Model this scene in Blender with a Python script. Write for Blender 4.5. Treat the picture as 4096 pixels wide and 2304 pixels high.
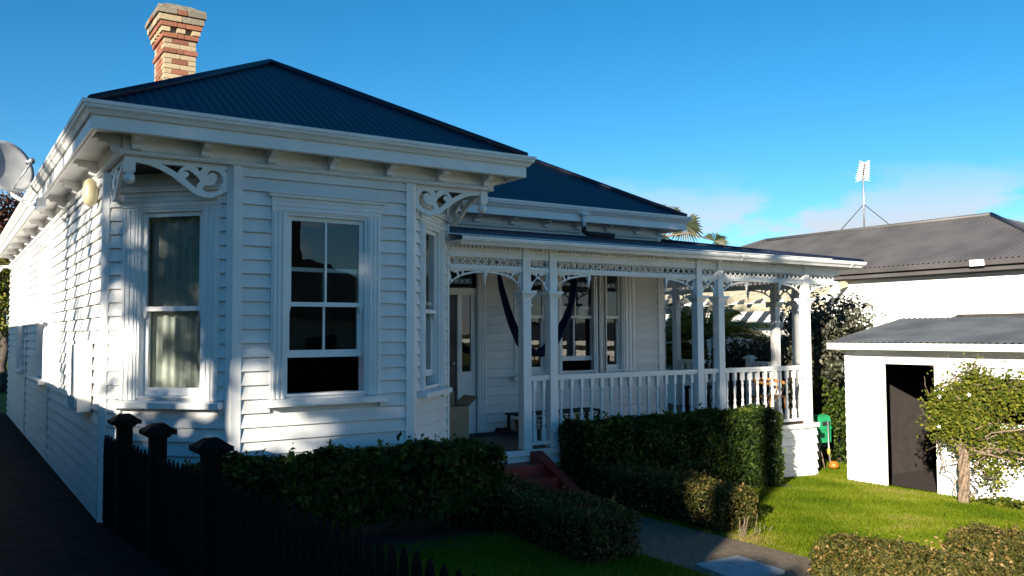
import bpy, math, random
import numpy as np
from mathutils import Matrix, Vector
from mathutils.geometry import tessellate_polygon

for o in list(bpy.data.objects):
    bpy.data.objects.remove(o)
scene = bpy.context.scene
COL = scene.collection
rad = math.radians
random.seed(7)

# ------------------------------------------------------------------ camera
cam_d = bpy.data.cameras.new('camera')
cam = bpy.data.objects.new('camera', cam_d)
COL.objects.link(cam)
cam_d.sensor_width = 36.0
cam_d.lens = 30.435
cam_d.clip_start = 0.05
cam_d.clip_end = 3000
_yaw, _pitch, _roll = rad(56.6015), rad(2.9742), rad(-0.2858)
_f = Vector((math.cos(_yaw) * math.cos(_pitch), math.sin(_yaw) * math.cos(_pitch), math.sin(_pitch)))
_r = _f.cross(Vector((0, 0, 1))).normalized()
_u = _r.cross(_f)
_r2 = _r * math.cos(_roll) + _u * math.sin(_roll)
_u2 = _u * math.cos(_roll) - _r * math.sin(_roll)
cam.matrix_world = Matrix(((_r2.x, _u2.x, -_f.x, 0), (_r2.y, _u2.y, -_f.y, 0), (_r2.z, _u2.z, -_f.z, 2.4), (0, 0, 0, 1)))
scene.camera = cam

# ------------------------------------------------------------------ world, sun, exposure
SUN_AZ, SUN_EL = rad(32.5), rad(17.0)      # heading the light travels towards (from +X), height
SA = (math.cos(SUN_AZ), math.sin(SUN_AZ))
world = bpy.data.worlds.new('World')
scene.world = world
world.use_nodes = True
wn, wl = world.node_tree.nodes, world.node_tree.links
wn.clear()
w_out = wn.new('ShaderNodeOutputWorld')
w_bg = wn.new('ShaderNodeBackground')
sky = wn.new('ShaderNodeTexSky')
sky.sky_type = 'NISHITA'
sky.sun_disc = False
sky.sun_elevation = SUN_EL
sky.sun_rotation = math.atan2(-SA[0], -SA[1])
sky.altitude = 0
sky.air_density = 0.8
sky.dust_density = 0.0
sky.ozone_density = 3.0
w_hs = wn.new('ShaderNodeHueSaturation')
w_hs.inputs['Saturation'].default_value = 1.3
w_hs.inputs['Hue'].default_value = 0.49
wl.new(sky.outputs[0], w_hs.inputs['Color'])
# thin clouds low over the whole horizon
w_tc = wn.new('ShaderNodeTexCoord')
w_map = wn.new('ShaderNodeMapping')
w_map.inputs['Scale'].default_value = (5.0, 5.0, 13.0)
w_map.inputs['Location'].default_value = (3.0, 1.0, 0.0)
w_no = wn.new('ShaderNodeTexNoise')
w_no.inputs['Scale'].default_value = 1.0
w_no.inputs['Detail'].default_value = 9
w_no.inputs['Roughness'].default_value = 0.55
w_cr = wn.new('ShaderNodeMapRange')
w_cr.inputs['From Min'].default_value = 0.505
w_cr.inputs['From Max'].default_value = 0.585
w_sep = wn.new('ShaderNodeSeparateXYZ')
w_el = wn.new('ShaderNodeMapRange')
w_el.inputs['From Min'].default_value = 0.18
w_el.inputs['From Max'].default_value = 0.11
w_mul = wn.new('ShaderNodeMath')
w_mul.operation = 'MULTIPLY'
w_mul2 = wn.new('ShaderNodeMath')
w_mul2.operation = 'MULTIPLY'
w_mul2.inputs[1].default_value = 0.92
w_mix = wn.new('ShaderNodeMix')
w_mix.data_type = 'RGBA'
w_mix.inputs['B'].default_value = (4.5, 4.65, 5.0, 1)
wl.new(w_tc.outputs['Generated'], w_map.inputs['Vector'])
wl.new(w_map.outputs[0], w_no.inputs['Vector'])
wl.new(w_no.outputs['Fac'], w_cr.inputs['Value'])
wl.new(w_tc.outputs['Generated'], w_sep.inputs[0])
wl.new(w_sep.outputs['Z'], w_el.inputs['Value'])
wl.new(w_cr.outputs[0], w_mul.inputs[0])
wl.new(w_el.outputs[0], w_mul.inputs[1])
wl.new(w_mul.outputs[0], w_mul2.inputs[0])
wl.new(w_mul2.outputs[0], w_mix.inputs['Factor'])
wl.new(w_hs.outputs[0], w_mix.inputs['A'])
wl.new(w_mix.outputs['Result'], w_bg.inputs['Color'])
w_bg.inputs['Strength'].default_value = 0.058
wl.new(w_bg.outputs[0], w_out.inputs['Surface'])

sun_d = bpy.data.lights.new('sun', 'SUN')
sun_d.energy = 5.0
sun_d.angle = rad(0.53)
sun_d.color = (1.0, 0.90, 0.74)
sun = bpy.data.objects.new('sun', sun_d)
COL.objects.link(sun)
sun.rotation_euler = Vector((SA[0] * math.cos(SUN_EL), SA[1] * math.cos(SUN_EL), -math.sin(SUN_EL))).to_track_quat('-Z', 'Y').to_euler()
sun.location = (-20, -14, 20)

scene.view_settings.view_transform = 'Standard'
scene.view_settings.look = 'None'
scene.view_settings.gamma = 1
scene.view_settings.exposure = 1.5
scene.view_settings.use_curve_mapping = False
scene.cycles.max_bounces = 8
scene.cycles.transparent_max_bounces = 12
scene.cycles.sample_clamp_indirect = 8

# ------------------------------------------------------------------ materials
def newmat(name):
    m = bpy.data.materials.new(name)
    m.use_nodes = True
    nt = m.node_tree
    return m, nt.nodes, nt.links, nt.nodes['Principled BSDF']

def mat(name, col, rough=0.6, var=0.12, scale=6.0, bump=0.0, bscale=60.0, metal=0.0, spec=0.5, tint=None, coat=0.0):
    """plain painted / natural surface: colour with soft noise variation, optional fine relief"""
    m, n, l, b = newmat(name)
    tc = n.new('ShaderNodeTexCoord')
    no = n.new('ShaderNodeTexNoise')
    no.inputs['Scale'].default_value = scale
    no.inputs['Detail'].default_value = 5
    l.new(tc.outputs['Object'], no.inputs['Vector'])
    mx = n.new('ShaderNodeMix')
    mx.data_type = 'RGBA'
    c2 = tint if tint else tuple(c * (1 - 2 * var) for c in col)
    mx.inputs['A'].default_value = (*c2, 1)
    mx.inputs['B'].default_value = (*[min(1, c * (1 + (0 if tint else var * .3))) for c in col], 1)
    mr = n.new('ShaderNodeMapRange')
    mr.inputs['From Min'].default_value = 0.3
    mr.inputs['From Max'].default_value = 0.62
    l.new(no.outputs['Fac'], mr.inputs['Value'])
    l.new(mr.outputs[0], mx.inputs['Factor'])
    l.new(mx.outputs['Result'], b.inputs['Base Color'])
    b.inputs['Roughness'].default_value = rough
    b.inputs['Metallic'].default_value = metal
    b.inputs['Specular IOR Level'].default_value = spec
    b.inputs['Coat Weight'].default_value = coat
    if bump > 0:
        n2 = n.new('ShaderNodeTexNoise')
        n2.inputs['Scale'].default_value = bscale
        n2.inputs['Detail'].default_value = 4
        l.new(tc.outputs['Object'], n2.inputs['Vector'])
        bp = n.new('ShaderNodeBump')
        bp.inputs['Strength'].default_value = bump
        bp.inputs['Distance'].default_value = 0.01
        l.new(n2.outputs['Fac'], bp.inputs['Height'])
        l.new(bp.outputs[0], b.inputs['Normal'])
    return m

def leafmat(name, cols, trans=0.35, rough=0.45, spec=0.3):
    """leaf: colour from the per-leaf 'rnd' attribute, some light through the leaf"""
    m, n, l, b = newmat(name)
    at = n.new('ShaderNodeAttribute')
    at.attribute_name = 'rnd'
    cr = n.new('ShaderNodeValToRGB')
    el = cr.color_ramp.elements
    while len(el) < len(cols):
        el.new(0.5)
    for i, (p, c) in enumerate(cols):
        el[i].position = p
        el[i].color = (*c, 1)
    l.new(at.outputs['Fac'], cr.inputs['Fac'])
    l.new(cr.outputs[0], b.inputs['Base Color'])
    b.inputs['Roughness'].default_value = rough
    b.inputs['Specular IOR Level'].default_value = spec
    tr = n.new('ShaderNodeBsdfTranslucent')
    hs = n.new('ShaderNodeHueSaturation')
    hs.inputs['Value'].default_value = 1.3
    hs.inputs['Hue'].default_value = 0.48
    l.new(cr.outputs[0], hs.inputs['Color'])
    l.new(hs.outputs[0], tr.inputs['Color'])
    mx = n.new('ShaderNodeMixShader')
    mx.inputs[0].default_value = trans
    l.new(b.outputs[0], mx.inputs[1])
    l.new(tr.outputs[0], mx.inputs[2])
    l.new(mx.outputs[0], n['Material Output'].inputs['Surface'])
    return m

def glassmat(name):
    m, n, l, b = newmat(name)
    n.remove(b)
    t = n.new('ShaderNodeBsdfTransparent')
    t.inputs[0].default_value = (0.86, 0.9, 0.9, 1)
    g = n.new('ShaderNodeBsdfGlossy')
    g.inputs['Roughness'].default_value = 0.01
    tc = n.new('ShaderNodeTexCoord')
    no = n.new('ShaderNodeTexNoise')
    no.inputs['Scale'].default_value = 2.2
    l.new(tc.outputs['Object'], no.inputs['Vector'])
    bp = n.new('ShaderNodeBump')
    bp.inputs['Strength'].default_value = 0.06
    bp.inputs['Distance'].default_value = 0.02
    l.new(no.outputs['Fac'], bp.inputs['Height'])
    l.new(bp.outputs[0], g.inputs['Normal'])
    fr = n.new('ShaderNodeFresnel')
    fr.inputs['IOR'].default_value = 1.52
    mu = n.new('ShaderNodeMath')
    mu.operation = 'MULTIPLY'
    mu.inputs[1].default_value = 2.2
    mu.use_clamp = True
    l.new(fr.outputs[0], mu.inputs[0])
    mx = n.new('ShaderNodeMixShader')
    l.new(mu.outputs[0], mx.inputs[0])
    l.new(t.outputs[0], mx.inputs[1])
    l.new(g.outputs[0], mx.inputs[2])
    l.new(mx.outputs[0], n['Material Output'].inputs['Surface'])
    return m

M = {}
M['white'] = mat('white_paint', (0.80, 0.80, 0.79), 0.5, 0.05, 3.0, 0.05, 25, tint=(0.70, 0.70, 0.68))
def vary(m, amt):
    n, l = m.node_tree.nodes, m.node_tree.links
    b = n['Principled BSDF']
    src = b.inputs['Base Color'].links[0].from_socket
    oi = n.new('ShaderNodeObjectInfo')
    mr = n.new('ShaderNodeMapRange')
    mr.inputs['To Min'].default_value = 1 - amt
    mr.inputs['To Max'].default_value = 1.0
    l.new(oi.outputs['Random'], mr.inputs['Value'])
    hs = n.new('ShaderNodeHueSaturation')
    l.new(mr.outputs[0], hs.inputs['Value'])
    l.new(src, hs.inputs['Color'])
    l.new(hs.outputs[0], b.inputs['Base Color'])
vary(M['white'], .10)
M['trim'] = mat('white_trim_paint', (0.82, 0.82, 0.81), 0.42, 0.04, 4.0, tint=(0.75, 0.75, 0.74))
M['subfloor'] = mat('grey_paint', (0.42, 0.43, 0.44), 0.6, 0.1)
M['roof'] = mat('dark_roof_iron', (0.007, 0.012, 0.036), 0.45, 0.2, 1.2, spec=0.38, tint=(0.012, 0.014, 0.026))
M['nroof'] = mat('brown_roof_iron', (0.080, 0.076, 0.078), 0.55, 0.15, 1.2)
M['sroof'] = mat('grey_roof_iron', (0.10, 0.105, 0.11), 0.5, 0.2, 1.5)
M['brick_red'] = mat('red_brick', (0.30, 0.115, 0.065), 0.85, 0.2, 9, 0.4, 60)
M['brick_cream'] = mat('cream_brick', (0.46, 0.36, 0.23), 0.85, 0.15, 9, 0.4, 60)
M['brick_grey'] = mat('weathered_brick', (0.25, 0.22, 0.17), 0.9, 0.25, 9, 0.5, 60)
for k_ in ('brick_red', 'brick_cream', 'brick_grey'):
    vary(M[k_], .35)
M['mortar'] = mat('mortar', (0.28, 0.25, 0.21), 0.95, 0.2, 12, 0.5, 80)
M['glass'] = glassmat('window_glass')
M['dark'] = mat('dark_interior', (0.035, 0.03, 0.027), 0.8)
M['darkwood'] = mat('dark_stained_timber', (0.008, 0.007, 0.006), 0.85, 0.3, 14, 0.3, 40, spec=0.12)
M['navy'] = mat('navy_door_paint', (0.012, 0.018, 0.035), 0.4)
M['deck'] = mat('brown_deck_boards', (0.10, 0.065, 0.045), 0.6, 0.2, 8)
M['ceiling'] = mat('tan_soffit_boards', (0.30, 0.24, 0.18), 0.6, 0.06)
M['red'] = mat('red_step_paint', (0.26, 0.022, 0.014), 0.5, 0.2, 8)
M['concrete'] = mat('grey_concrete', (0.30, 0.29, 0.28), 0.85, 0.18, 9, 0.3, 120)
M['slab'] = mat('pale_concrete', (0.36, 0.38, 0.40), 0.8, 0.15, 12, 0.3, 120)
M['asphalt'] = mat('path_asphalt', (0.17, 0.125, 0.085), 0.9, 0.22, 16, 0.6, 220)
M['drive'] = mat('dark_driveway', (0.016, 0.015, 0.015), 0.95, 0.25, 8, 0.6, 160, spec=0.08)
M['soil'] = mat('soil', (0.06, 0.042, 0.028), 0.95, 0.3, 18, 0.8, 90)
M['bark'] = mat('bark', (0.20, 0.145, 0.10), 0.9, 0.3, 22, 0.7, 60)
M['darkbark'] = mat('dark_bark', (0.07, 0.055, 0.045), 0.9, 0.3, 22, 0.7, 60)
M['grey_plastic'] = mat('grey_dish_paint', (0.40, 0.41, 0.42), 0.5, 0.12, 5)
M['metal'] = mat('galvanised_steel', (0.55, 0.56, 0.57), 0.4, 0.15, 12, metal=0.8)
M['green_plastic'] = mat('green_plastic', (0.02, 0.30, 0.12), 0.4, 0.1)
M['orange'] = mat('orange_plastic', (0.72, 0.16, 0.02), 0.45, 0.1)
M['yellow'] = mat('yellow_plastic', (0.60, 0.38, 0.05), 0.45, 0.1)
M['orangewood'] = mat('oiled_timber', (0.52, 0.25, 0.085), 0.5, 0.15, 10)
M['card'] = mat('brown_cardboard', (0.36, 0.24, 0.14), 0.85, 0.08, 8)
M['rubber'] = mat('black_rubber', (0.02, 0.02, 0.022), 0.8)
M['hammock'] = mat('dark_blue_cloth', (0.010, 0.022, 0.075), 0.9, 0.4, 30, 0.6, 120)
M['curtain'] = mat('sheer_curtain', (0.60, 0.62, 0.55), 0.9, 0.12, 9)
M['bulb'] = mat('cream_lamp_glass', (0.50, 0.45, 0.28), 0.35)
M['redtile'] = mat('red_tile_roof', (0.36, 0.12, 0.06), 0.8, 0.25, 12)
M['terracotta'] = mat('terracotta', (0.40, 0.20, 0.12), 0.8)
M['cream'] = mat('cream_paint', (0.44, 0.40, 0.30), 0.6)
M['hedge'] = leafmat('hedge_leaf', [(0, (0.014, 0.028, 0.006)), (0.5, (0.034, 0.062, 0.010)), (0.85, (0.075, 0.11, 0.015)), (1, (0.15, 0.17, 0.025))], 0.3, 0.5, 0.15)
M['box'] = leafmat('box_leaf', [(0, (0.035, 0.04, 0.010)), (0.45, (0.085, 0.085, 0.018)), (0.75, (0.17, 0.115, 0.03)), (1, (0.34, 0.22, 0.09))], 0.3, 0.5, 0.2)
M['vine'] = leafmat('vine_leaf', [(0, (0.035, 0.06, 0.008)), (0.5, (0.10, 0.125, 0.014)), (1, (0.22, 0.21, 0.03))], 0.4, 0.5, 0.1)
M['dull'] = leafmat('dull_shrub_leaf', [(0, (0.028, 0.034, 0.020)), (0.6, (0.06, 0.065, 0.04)), (1, (0.20, 0.19, 0.14))], 0.2)
M['redleaf'] = leafmat('red_tree_leaf', [(0, (0.04, 0.014, 0.012)), (0.6, (0.09, 0.03, 0.022)), (1, (0.10, 0.07, 0.03))], 0.3)
M['treeleaf'] = leafmat('tree_leaf', [(0, (0.03, 0.06, 0.012)), (1, (0.09, 0.13, 0.03))], 0.2)
M['palm'] = leafmat('palm_leaf', [(0, (0.09, 0.12, 0.02)), (0.6, (0.22, 0.23, 0.04)), (1, (0.42, 0.36, 0.08))], 0.45)  # lightened in place of sunlight that misses the yard palms
M['fanpalm'] = leafmat('fan_palm_leaf', [(0, (0.015, 0.022, 0.010)), (0.6, (0.035, 0.05, 0.016)), (1, (0.09, 0.085, 0.045))], 0.2)
M['grass'] = leafmat('grass_blade', [(0, (0.045, 0.085, 0.004)), (0.5, (0.115, 0.165, 0.006)), (0.85, (0.165, 0.20, 0.012)), (1, (0.26, 0.21, 0.07))], 0.35, 0.7, 0.08)
M['petal'] = mat('white_petal', (0.85, 0.85, 0.8), 0.6)

m, n, l, b = newmat('lawn_ground')
tc = n.new('ShaderNodeTexCoord')
n1 = n.new('ShaderNodeTexNoise')
n1.inputs['Scale'].default_value = 0.9
n1.inputs['Detail'].default_value = 8
l.new(tc.outputs['Object'], n1.inputs['Vector'])
cr = n.new('ShaderNodeValToRGB')
cr.color_ramp.elements[0].position = 0.35
cr.color_ramp.elements[0].color = (0.07, 0.095, 0.006, 1)
cr.color_ramp.elements[1].position = 0.7
cr.color_ramp.elements[1].color = (0.10, 0.12, 0.012, 1)
l.new(n1.outputs['Fac'], cr.inputs['Fac'])
l.new(cr.outputs[0], b.inputs['Base Color'])
b.inputs['Roughness'].default_value = 0.95
b.inputs['Specular IOR Level'].default_value = 0.1
M['lawn'] = m

# ------------------------------------------------------------------ mesh helpers
class Frame:
    """x along a wall, y inwards (negative = outwards), z up"""
    def __init__(s, p0=(0, 0), d=(1, 0), z0=0.0):
        L = math.hypot(*d)
        s.d = (d[0] / L, d[1] / L)
        s.p = p0
        s.z0 = z0
        s.ang = math.atan2(s.d[1], s.d[0])
    def w(s, x, y, z):
        return (s.p[0] + s.d[0] * x - s.d[1] * y, s.p[1] + s.d[1] * x + s.d[0] * y, s.z0 + z)

class MB:
    def __init__(s, fr=None):
        s.v, s.f, s.fr, s.sm = [], [], fr, []
    def add(s, vs, fs, smooth=False):
        k = len(s.v)
        s.v += [s.fr.w(*p) for p in vs] if s.fr else [tuple(p) for p in vs]
        s.f += [tuple(i + k for i in q) for q in fs]
        s.sm += [smooth] * len(fs)
        return s
    def box(s, x0, x1, y0, y1, z0, z1):
        return s.add([(x0, y0, z0), (x1, y0, z0), (x1, y1, z0), (x0, y1, z0), (x0, y0, z1), (x1, y0, z1), (x1, y1, z1), (x0, y1, z1)],
                     [(0, 3, 2, 1), (4, 5, 6, 7), (0, 1, 5, 4), (1, 2, 6, 5), (2, 3, 7, 6), (3, 0, 4, 7)])
    def taper(s, cx, cy, z0, z1, w0, w1, d0=None, d1=None):
        d0 = w0 if d0 is None else d0
        d1 = w1 if d1 is None else d1
        vs = [(cx + sx * w / 2, cy + sy * d / 2, z) for z, w, d in ((z0, w0, d0), (z1, w1, d1)) for sx, sy in ((-1, -1), (1, -1), (1, 1), (-1, 1))]
        return s.add(vs, [(0, 3, 2, 1), (4, 5, 6, 7), (0, 1, 5, 4), (1, 2, 6, 5), (2, 3, 7, 6), (3, 0, 4, 7)])
    def lathe(s, cx, cy, prof, seg=10, smooth=True):
        k = len(prof)
        vs = [(cx + r * math.cos(2 * math.pi * i / seg), cy + r * math.sin(2 * math.pi * i / seg), z) for r, z in prof for i in range(seg)]
        fs = [(j * seg + i, j * seg + (i + 1) % seg, (j + 1) * seg + (i + 1) % seg, (j + 1) * seg + i) for j in range(k - 1) for i in range(seg)]
        fs += [tuple(range(seg))[::-1], tuple((k - 1) * seg + i for i in range(seg))]
        return s.add(vs, fs, smooth)
    def tube(s, pts, rads, seg=8, smooth=True):
        pts = [Vector(p) for p in pts]
        if not hasattr(rads, '__len__'):
            rads = [rads] * len(pts)
        vs = []
        side = None
        for i, p in enumerate(pts):
            t = (pts[min(i + 1, len(pts) - 1)] - pts[max(i - 1, 0)])
            t = t.normalized() if t.length > 1e-9 else Vector((0, 0, 1))
            if side is None:
                side = t.cross(Vector((0, 0, 1)) if abs(t.z) < .9 else Vector((1, 0, 0))).normalized()
            side = (side - t * side.dot(t)).normalized()
            up = t.cross(side)
            for j in range(seg):
                a = 2 * math.pi * j / seg
                vs.append(p + side * math.cos(a) * rads[i] + up * math.sin(a) * rads[i])
        fs = [(j * seg + i, j * seg + (i + 1) % seg, (j + 1) * seg + (i + 1) % seg, (j + 1) * seg + i) for j in range(len(pts) - 1) for i in range(seg)]
        fs += [tuple(range(seg))[::-1], tuple((len(pts) - 1) * seg + i for i in range(seg))]
        return s.add([tuple(v) for v in vs], fs, smooth)
    def prism(s, poly, z0, z1):
        k = len(poly)
        vs = [(x, y, z0) for x, y in poly] + [(x, y, z1) for x, y in poly]
        return s.add(vs, [tuple(range(k))[::-1], tuple(range(k, 2 * k))] + [(i, (i + 1) % k, k + (i + 1) % k, k + i) for i in range(k)])
    def fret(s, outline, holes, y0, y1, ox=0.0, oz=0.0, mir=1):
        """flat fretsawn board in the x-z plane with holes, from y0 to y1"""
        rings = [[Vector((x, z, 0)) for x, z in r] for r in [outline] + holes]
        tri = tessellate_polygon(rings)
        flat = [(ox + mir * p.x, oz + p.y) for r in rings for p in r]
        k = len(flat)
        vs = [(x, y0, z) for x, z in flat] + [(x, y1, z) for x, z in flat]
        fs = [tuple(t) for t in tri] + [(a + k, c + k, b_ + k) for a, b_, c in tri]
        i0 = 0
        for r in rings:
            q = len(r)
            fs += [(i0 + i, i0 + (i + 1) % q, k + i0 + (i + 1) % q, k + i0 + i) for i in range(q)]
            i0 += q
        return s.add(vs, fs)
    def sweep(s, path, prof, closed_prof=True):
        """profile points (outward offset, z) swept along a plan polyline with mitred corners"""
        npt = len(path)
        ds = []
        for i in range(npt - 1):
            dx, dy = path[i + 1][0] - path[i][0], path[i + 1][1] - path[i][1]
            L = math.hypot(dx, dy)
            ds.append((dx / L, dy / L))
        vs = []
        for i, p in enumerate(path):
            n1 = (ds[max(i - 1, 0)][1], -ds[max(i - 1, 0)][0])
            n2 = (ds[min(i, npt - 2)][1], -ds[min(i, npt - 2)][0])
            k = 1 + n1[0] * n2[0] + n1[1] * n2[1]
            m_ = ((n1[0] + n2[0]) / k, (n1[1] + n2[1]) / k)
            vs += [(p[0] + m_[0] * o, p[1] + m_[1] * o, z) for o, z in prof]
        q = len(prof)
        fs = [(i * q + j, i * q + (j + 1) % q, (i + 1) * q + (j + 1) % q, (i + 1) * q + j) for i in range(npt - 1) for j in range(q)]
        fs += [tuple(range(q)), tuple((npt - 1) * q + j for j in range(q))[::-1]]
        return s.add(vs, fs)
    def mesh(s, name, m):
        me = bpy.data.meshes.new(name)
        me.from_pydata(s.v, [], s.f)
        if any(s.sm):
            me.polygons.foreach_set('use_smooth', s.sm)
        me.materials.append(M[m] if isinstance(m, str) else m)
        me.update()
        return me
    def build(s, name, m, parent=None, loc=(0, 0, 0)):
        return link(name, s.mesh(name, m), parent, loc)

WL = {}
def link(name, data, parent=None, loc=(0, 0, 0), rz=0.0, scale=None):
    """loc is a world position; parents are never rotated"""
    o = bpy.data.objects.new(name, data)
    COL.objects.link(o)
    WL[o.name] = Vector(loc)
    if parent:
        o.parent = parent
        o.location = Vector(loc) - WL[parent.name]
    else:
        o.location = loc
    o.rotation_euler.z = rz
    if scale:
        o.scale = scale
    return o

def tag(o, label=None, cat=None, group=None, kind=None):
    for k, v in (('label', label), ('category', cat), ('group', group), ('kind', kind)):
        if v:
            o[k] = v
    return o

def thing(name, label, cat, loc=(0, 0, 0), group=None):
    return tag(link(name, None, None, loc), label, cat, group)

def gz(x):
    return 0.617 - 0.05 * max(-30.0, min(30.0, x))

def leaves(name, P, N, size, m, parent=None, seed=0, spread=0.9, aspect=0.5, rnd=None, kind=None, fold=0.25):
    """one mesh of many folded leaves; P points, N rough outward normals"""
    rng = np.random.default_rng(seed)
    P = np.asarray(P, float)
    k = len(P)
    N = np.asarray(N, float) + rng.normal(0, spread, (k, 3))
    N /= np.linalg.norm(N, axis=1)[:, None] + 1e-9
    T = rng.normal(0, 1, (k, 3)) + np.array([0, 0, 0.5])
    T -= N * (T * N).sum(1)[:, None]
    T /= np.linalg.norm(T, axis=1)[:, None] + 1e-9
    B = np.cross(N, T)
    s = size * rng.uniform(0.6, 1.35, k)[:, None]
    V = np.empty((k, 4, 3))
    V[:, 0] = P - T * s * .5
    V[:, 1] = P - B * s * aspect * .5 + N * s * fold * .5 + T * s * .05
    V[:, 2] = P + T * s * .5
    V[:, 3] = P + B * s * aspect * .5 + N * s * fold * .5 + T * s * .05
    me = bpy.data.meshes.new(name)
    me.vertices.add(4 * k)
    me.vertices.foreach_set('co', V.reshape(-1))
    base = np.arange(k)[:, None] * 4
    idx = (base + np.array([[0, 1, 2, 0, 2, 3]])).reshape(-1)
    me.loops.add(6 * k)
    me.loops.foreach_set('vertex_index', idx)
    me.polygons.add(2 * k)
    me.polygons.foreach_set('loop_start', np.arange(2 * k) * 3)
    me.polygons.foreach_set('loop_total', np.full(2 * k, 3))
    r = rng.uniform(0, 1, k) if rnd is None else np.clip(np.asarray(rnd) + rng.normal(0, .15, k), 0, 1)
    a = me.attributes.new('rnd', 'FLOAT', 'POINT')
    a.data.foreach_set('value', np.repeat(r, 4))
    me.materials.append(M[m])
    me.update()
    o = link(name, me, parent)
    if kind:
        o['kind'] = kind
    return o

def openings_rects(L, z0, z1, ops):
    xs = sorted({0.0, L, *[a for o in ops for a in o[:2]]})
    zs = sorted({z0, z1, *[a for o in ops for a in o[2:4]]})
    out = []
    for i in range(len(xs) - 1):
        for j in range(len(zs) - 1):
            cx, cz = (xs[i] + xs[i + 1]) / 2, (zs[j] + zs[j + 1]) / 2
            if not any(o[0] < cx < o[1] and o[2] < cz < o[3] for o in ops):
                out.append((xs[i], xs[i + 1], zs[j], zs[j + 1]))
    return out

BOARD = 0.1365
def board_mesh(m):
    k = 'board_' + m
    if k not in M:
        mb = MB()
        pr = [(0.0, 0.075), (-0.034, 0.06), (-0.034, 0.11), (-0.007, 1.0), (0.0, 1.0)]
        vs = [(x, y, z * BOARD) for x in (0, 1) for y, z in pr]
        mb.add(vs, [(0, 1, 2, 3, 4), (9, 8, 7, 6, 5)] + [(i, 5 + i, 5 + (i + 1) % 5, (i + 1) % 5) for i in range(5)])
        M[k] = mb.mesh('weatherboard', m)
    return M[k]

def clad(parent, name, p0, d, L, z0, z1, ops, m='white', inset=(0.0, 0.0), bz=None, skip=(), thick=0.09, joined=False):
    """wall backing with openings + separate lapped weatherboards. ops: openings (x0,x1,z0,z1); skip: areas covered by trim"""
    fr = Frame(p0, d)
    mb = MB(fr)
    for a, b_, c, e in openings_rects(L, z0, z1, ops):
        mb.box(a, b_, 0.002, thick, c, e)
    wall = mb.build(name, m, parent)
    bm = board_mesh(m)
    z = z0 if bz is None else bz
    rng = random.Random(name + str(p0))
    jb = MB(fr)
    while z < z1 - 0.02:
        h = min(BOARD, z1 - z)
        segs = [(inset[0], L - inset[1])]
        for o in list(ops) + list(skip):
            if o[2] < z + h * .98 and o[3] > z + h * .02:
                nxt = []
                for a, b_ in segs:
                    if o[1] <= a or o[0] >= b_:
                        nxt.append((a, b_))
                    else:
                        if o[0] - a > 0.02:
                            nxt.append((a, o[0]))
                        if b_ - o[1] > 0.02:
                            nxt.append((o[1], b_))
                segs = nxt
        cut = []
        for a, b_ in segs:                        # butt joints in long runs
            while b_ - a > 7.5:
                c = a + rng.uniform(3.2, 5.0)
                cut.append((a, c - .0015))
                a = c + .0015
            cut.append((a, b_))
        if joined:                                # faces turned away from view: one part
            for a, b_ in cut:
                jb.add([(x, y, z + q * h) for x in (a, b_) for y, q in ((0.0, 0.075), (-0.034, 0.06), (-0.034, 0.11), (-0.007, 1.0), (0.0, 1.0))], [(0, 1, 2, 3, 4), (9, 8, 7, 6, 5)] + [(i, 5 + i, 5 + (i + 1) % 5, (i + 1) % 5) for i in range(5)])
            cut = []
        for a, b_ in cut:
            link('weatherboard', bm, wall, fr.w(a, -rng.uniform(0, .0015), z), fr.ang, (b_ - a, 1, h / BOARD))
        z += BOARD
    if joined:
        jb.build('weatherboards', m, wall)['kind'] = 'stuff'
    return wall, fr

# ------------------------------------------------------------------ ground, path, drive
def sheet(name, m, poly, lift, kind='structure', n=24):
    mb = MB()
    xs = [p[0] for p in poly]
    ys = [p[1] for p in poly]
    mb.add([(x, y, gz(x) + lift) for x, y in poly], [tuple(range(len(poly)))])
    o = mb.build(name, m)
    o['kind'] = kind
    return o

mb = MB()
gx = [-1500, -300, -60, -30, -10, 0, 10, 20, 30, 60, 300, 1500]
gy = [-1500, -300, -60, -20, 0, 10, 20, 40, 80, 300, 1500]
mb.add([(x, y, gz(x)) for y in gy for x in gx],
       [(j * len(gx) + i, j * len(gx) + i + 1, (j + 1) * len(gx) + i + 1, (j + 1) * len(gx) + i) for j in range(len(gy) - 1) for i in range(len(gx) - 1)])
mb.build('ground', 'lawn')['kind'] = 'structure'
sheet('path', 'asphalt', [(5.5, 2.0), (6.95, 2.0), (6.82, 6.4), (6.75, 8.6), (5.42, 8.6), (5.46, 6.2)], 0.006)
sheet('driveway', 'drive', [(-6, -6), (1.5, -6), (1.95, 2.6), (1.42, 9.4), (1.36, 24), (-3, 24), (-6, 9)], 0.006)
sheet('garden_bed', 'soil', [(1.6, 7.1), (5.4, 7.1), (5.45, 9.0), (1.5, 9.2)], 0.004)
sheet('verandah_bed', 'soil', [(6.9, 8.3), (10.9, 8.3), (10.9, 9.3), (6.9, 9.3)], 0.004)
sheet('road', 'drive', [(-60, -14), (60, -14), (60, -4.5), (-60, -4.5)], 0.012)
sheet('footpath', 'concrete', [(-60, -3.6), (60, -3.6), (60, -1.9), (-60, -1.9)], 0.010)
mb = MB()
mb.add([(5.66, 5.58, 0), (6.14, 5.57, 0), (6.1, 5.05, 0), (5.6, 5.08, 0)], [])
P4 = [(5.62, 5.60), (6.14, 5.58), (6.10, 5.02), (5.52, 5.04)]
mb = MB()
mb.prism(P4[::-1], gz(5.9) - 0.02, gz(5.9) + 0.035)
tag(mb.build('paving_slab', 'slab'), 'pale square concrete slab at the near end of the path', 'slab')

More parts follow.
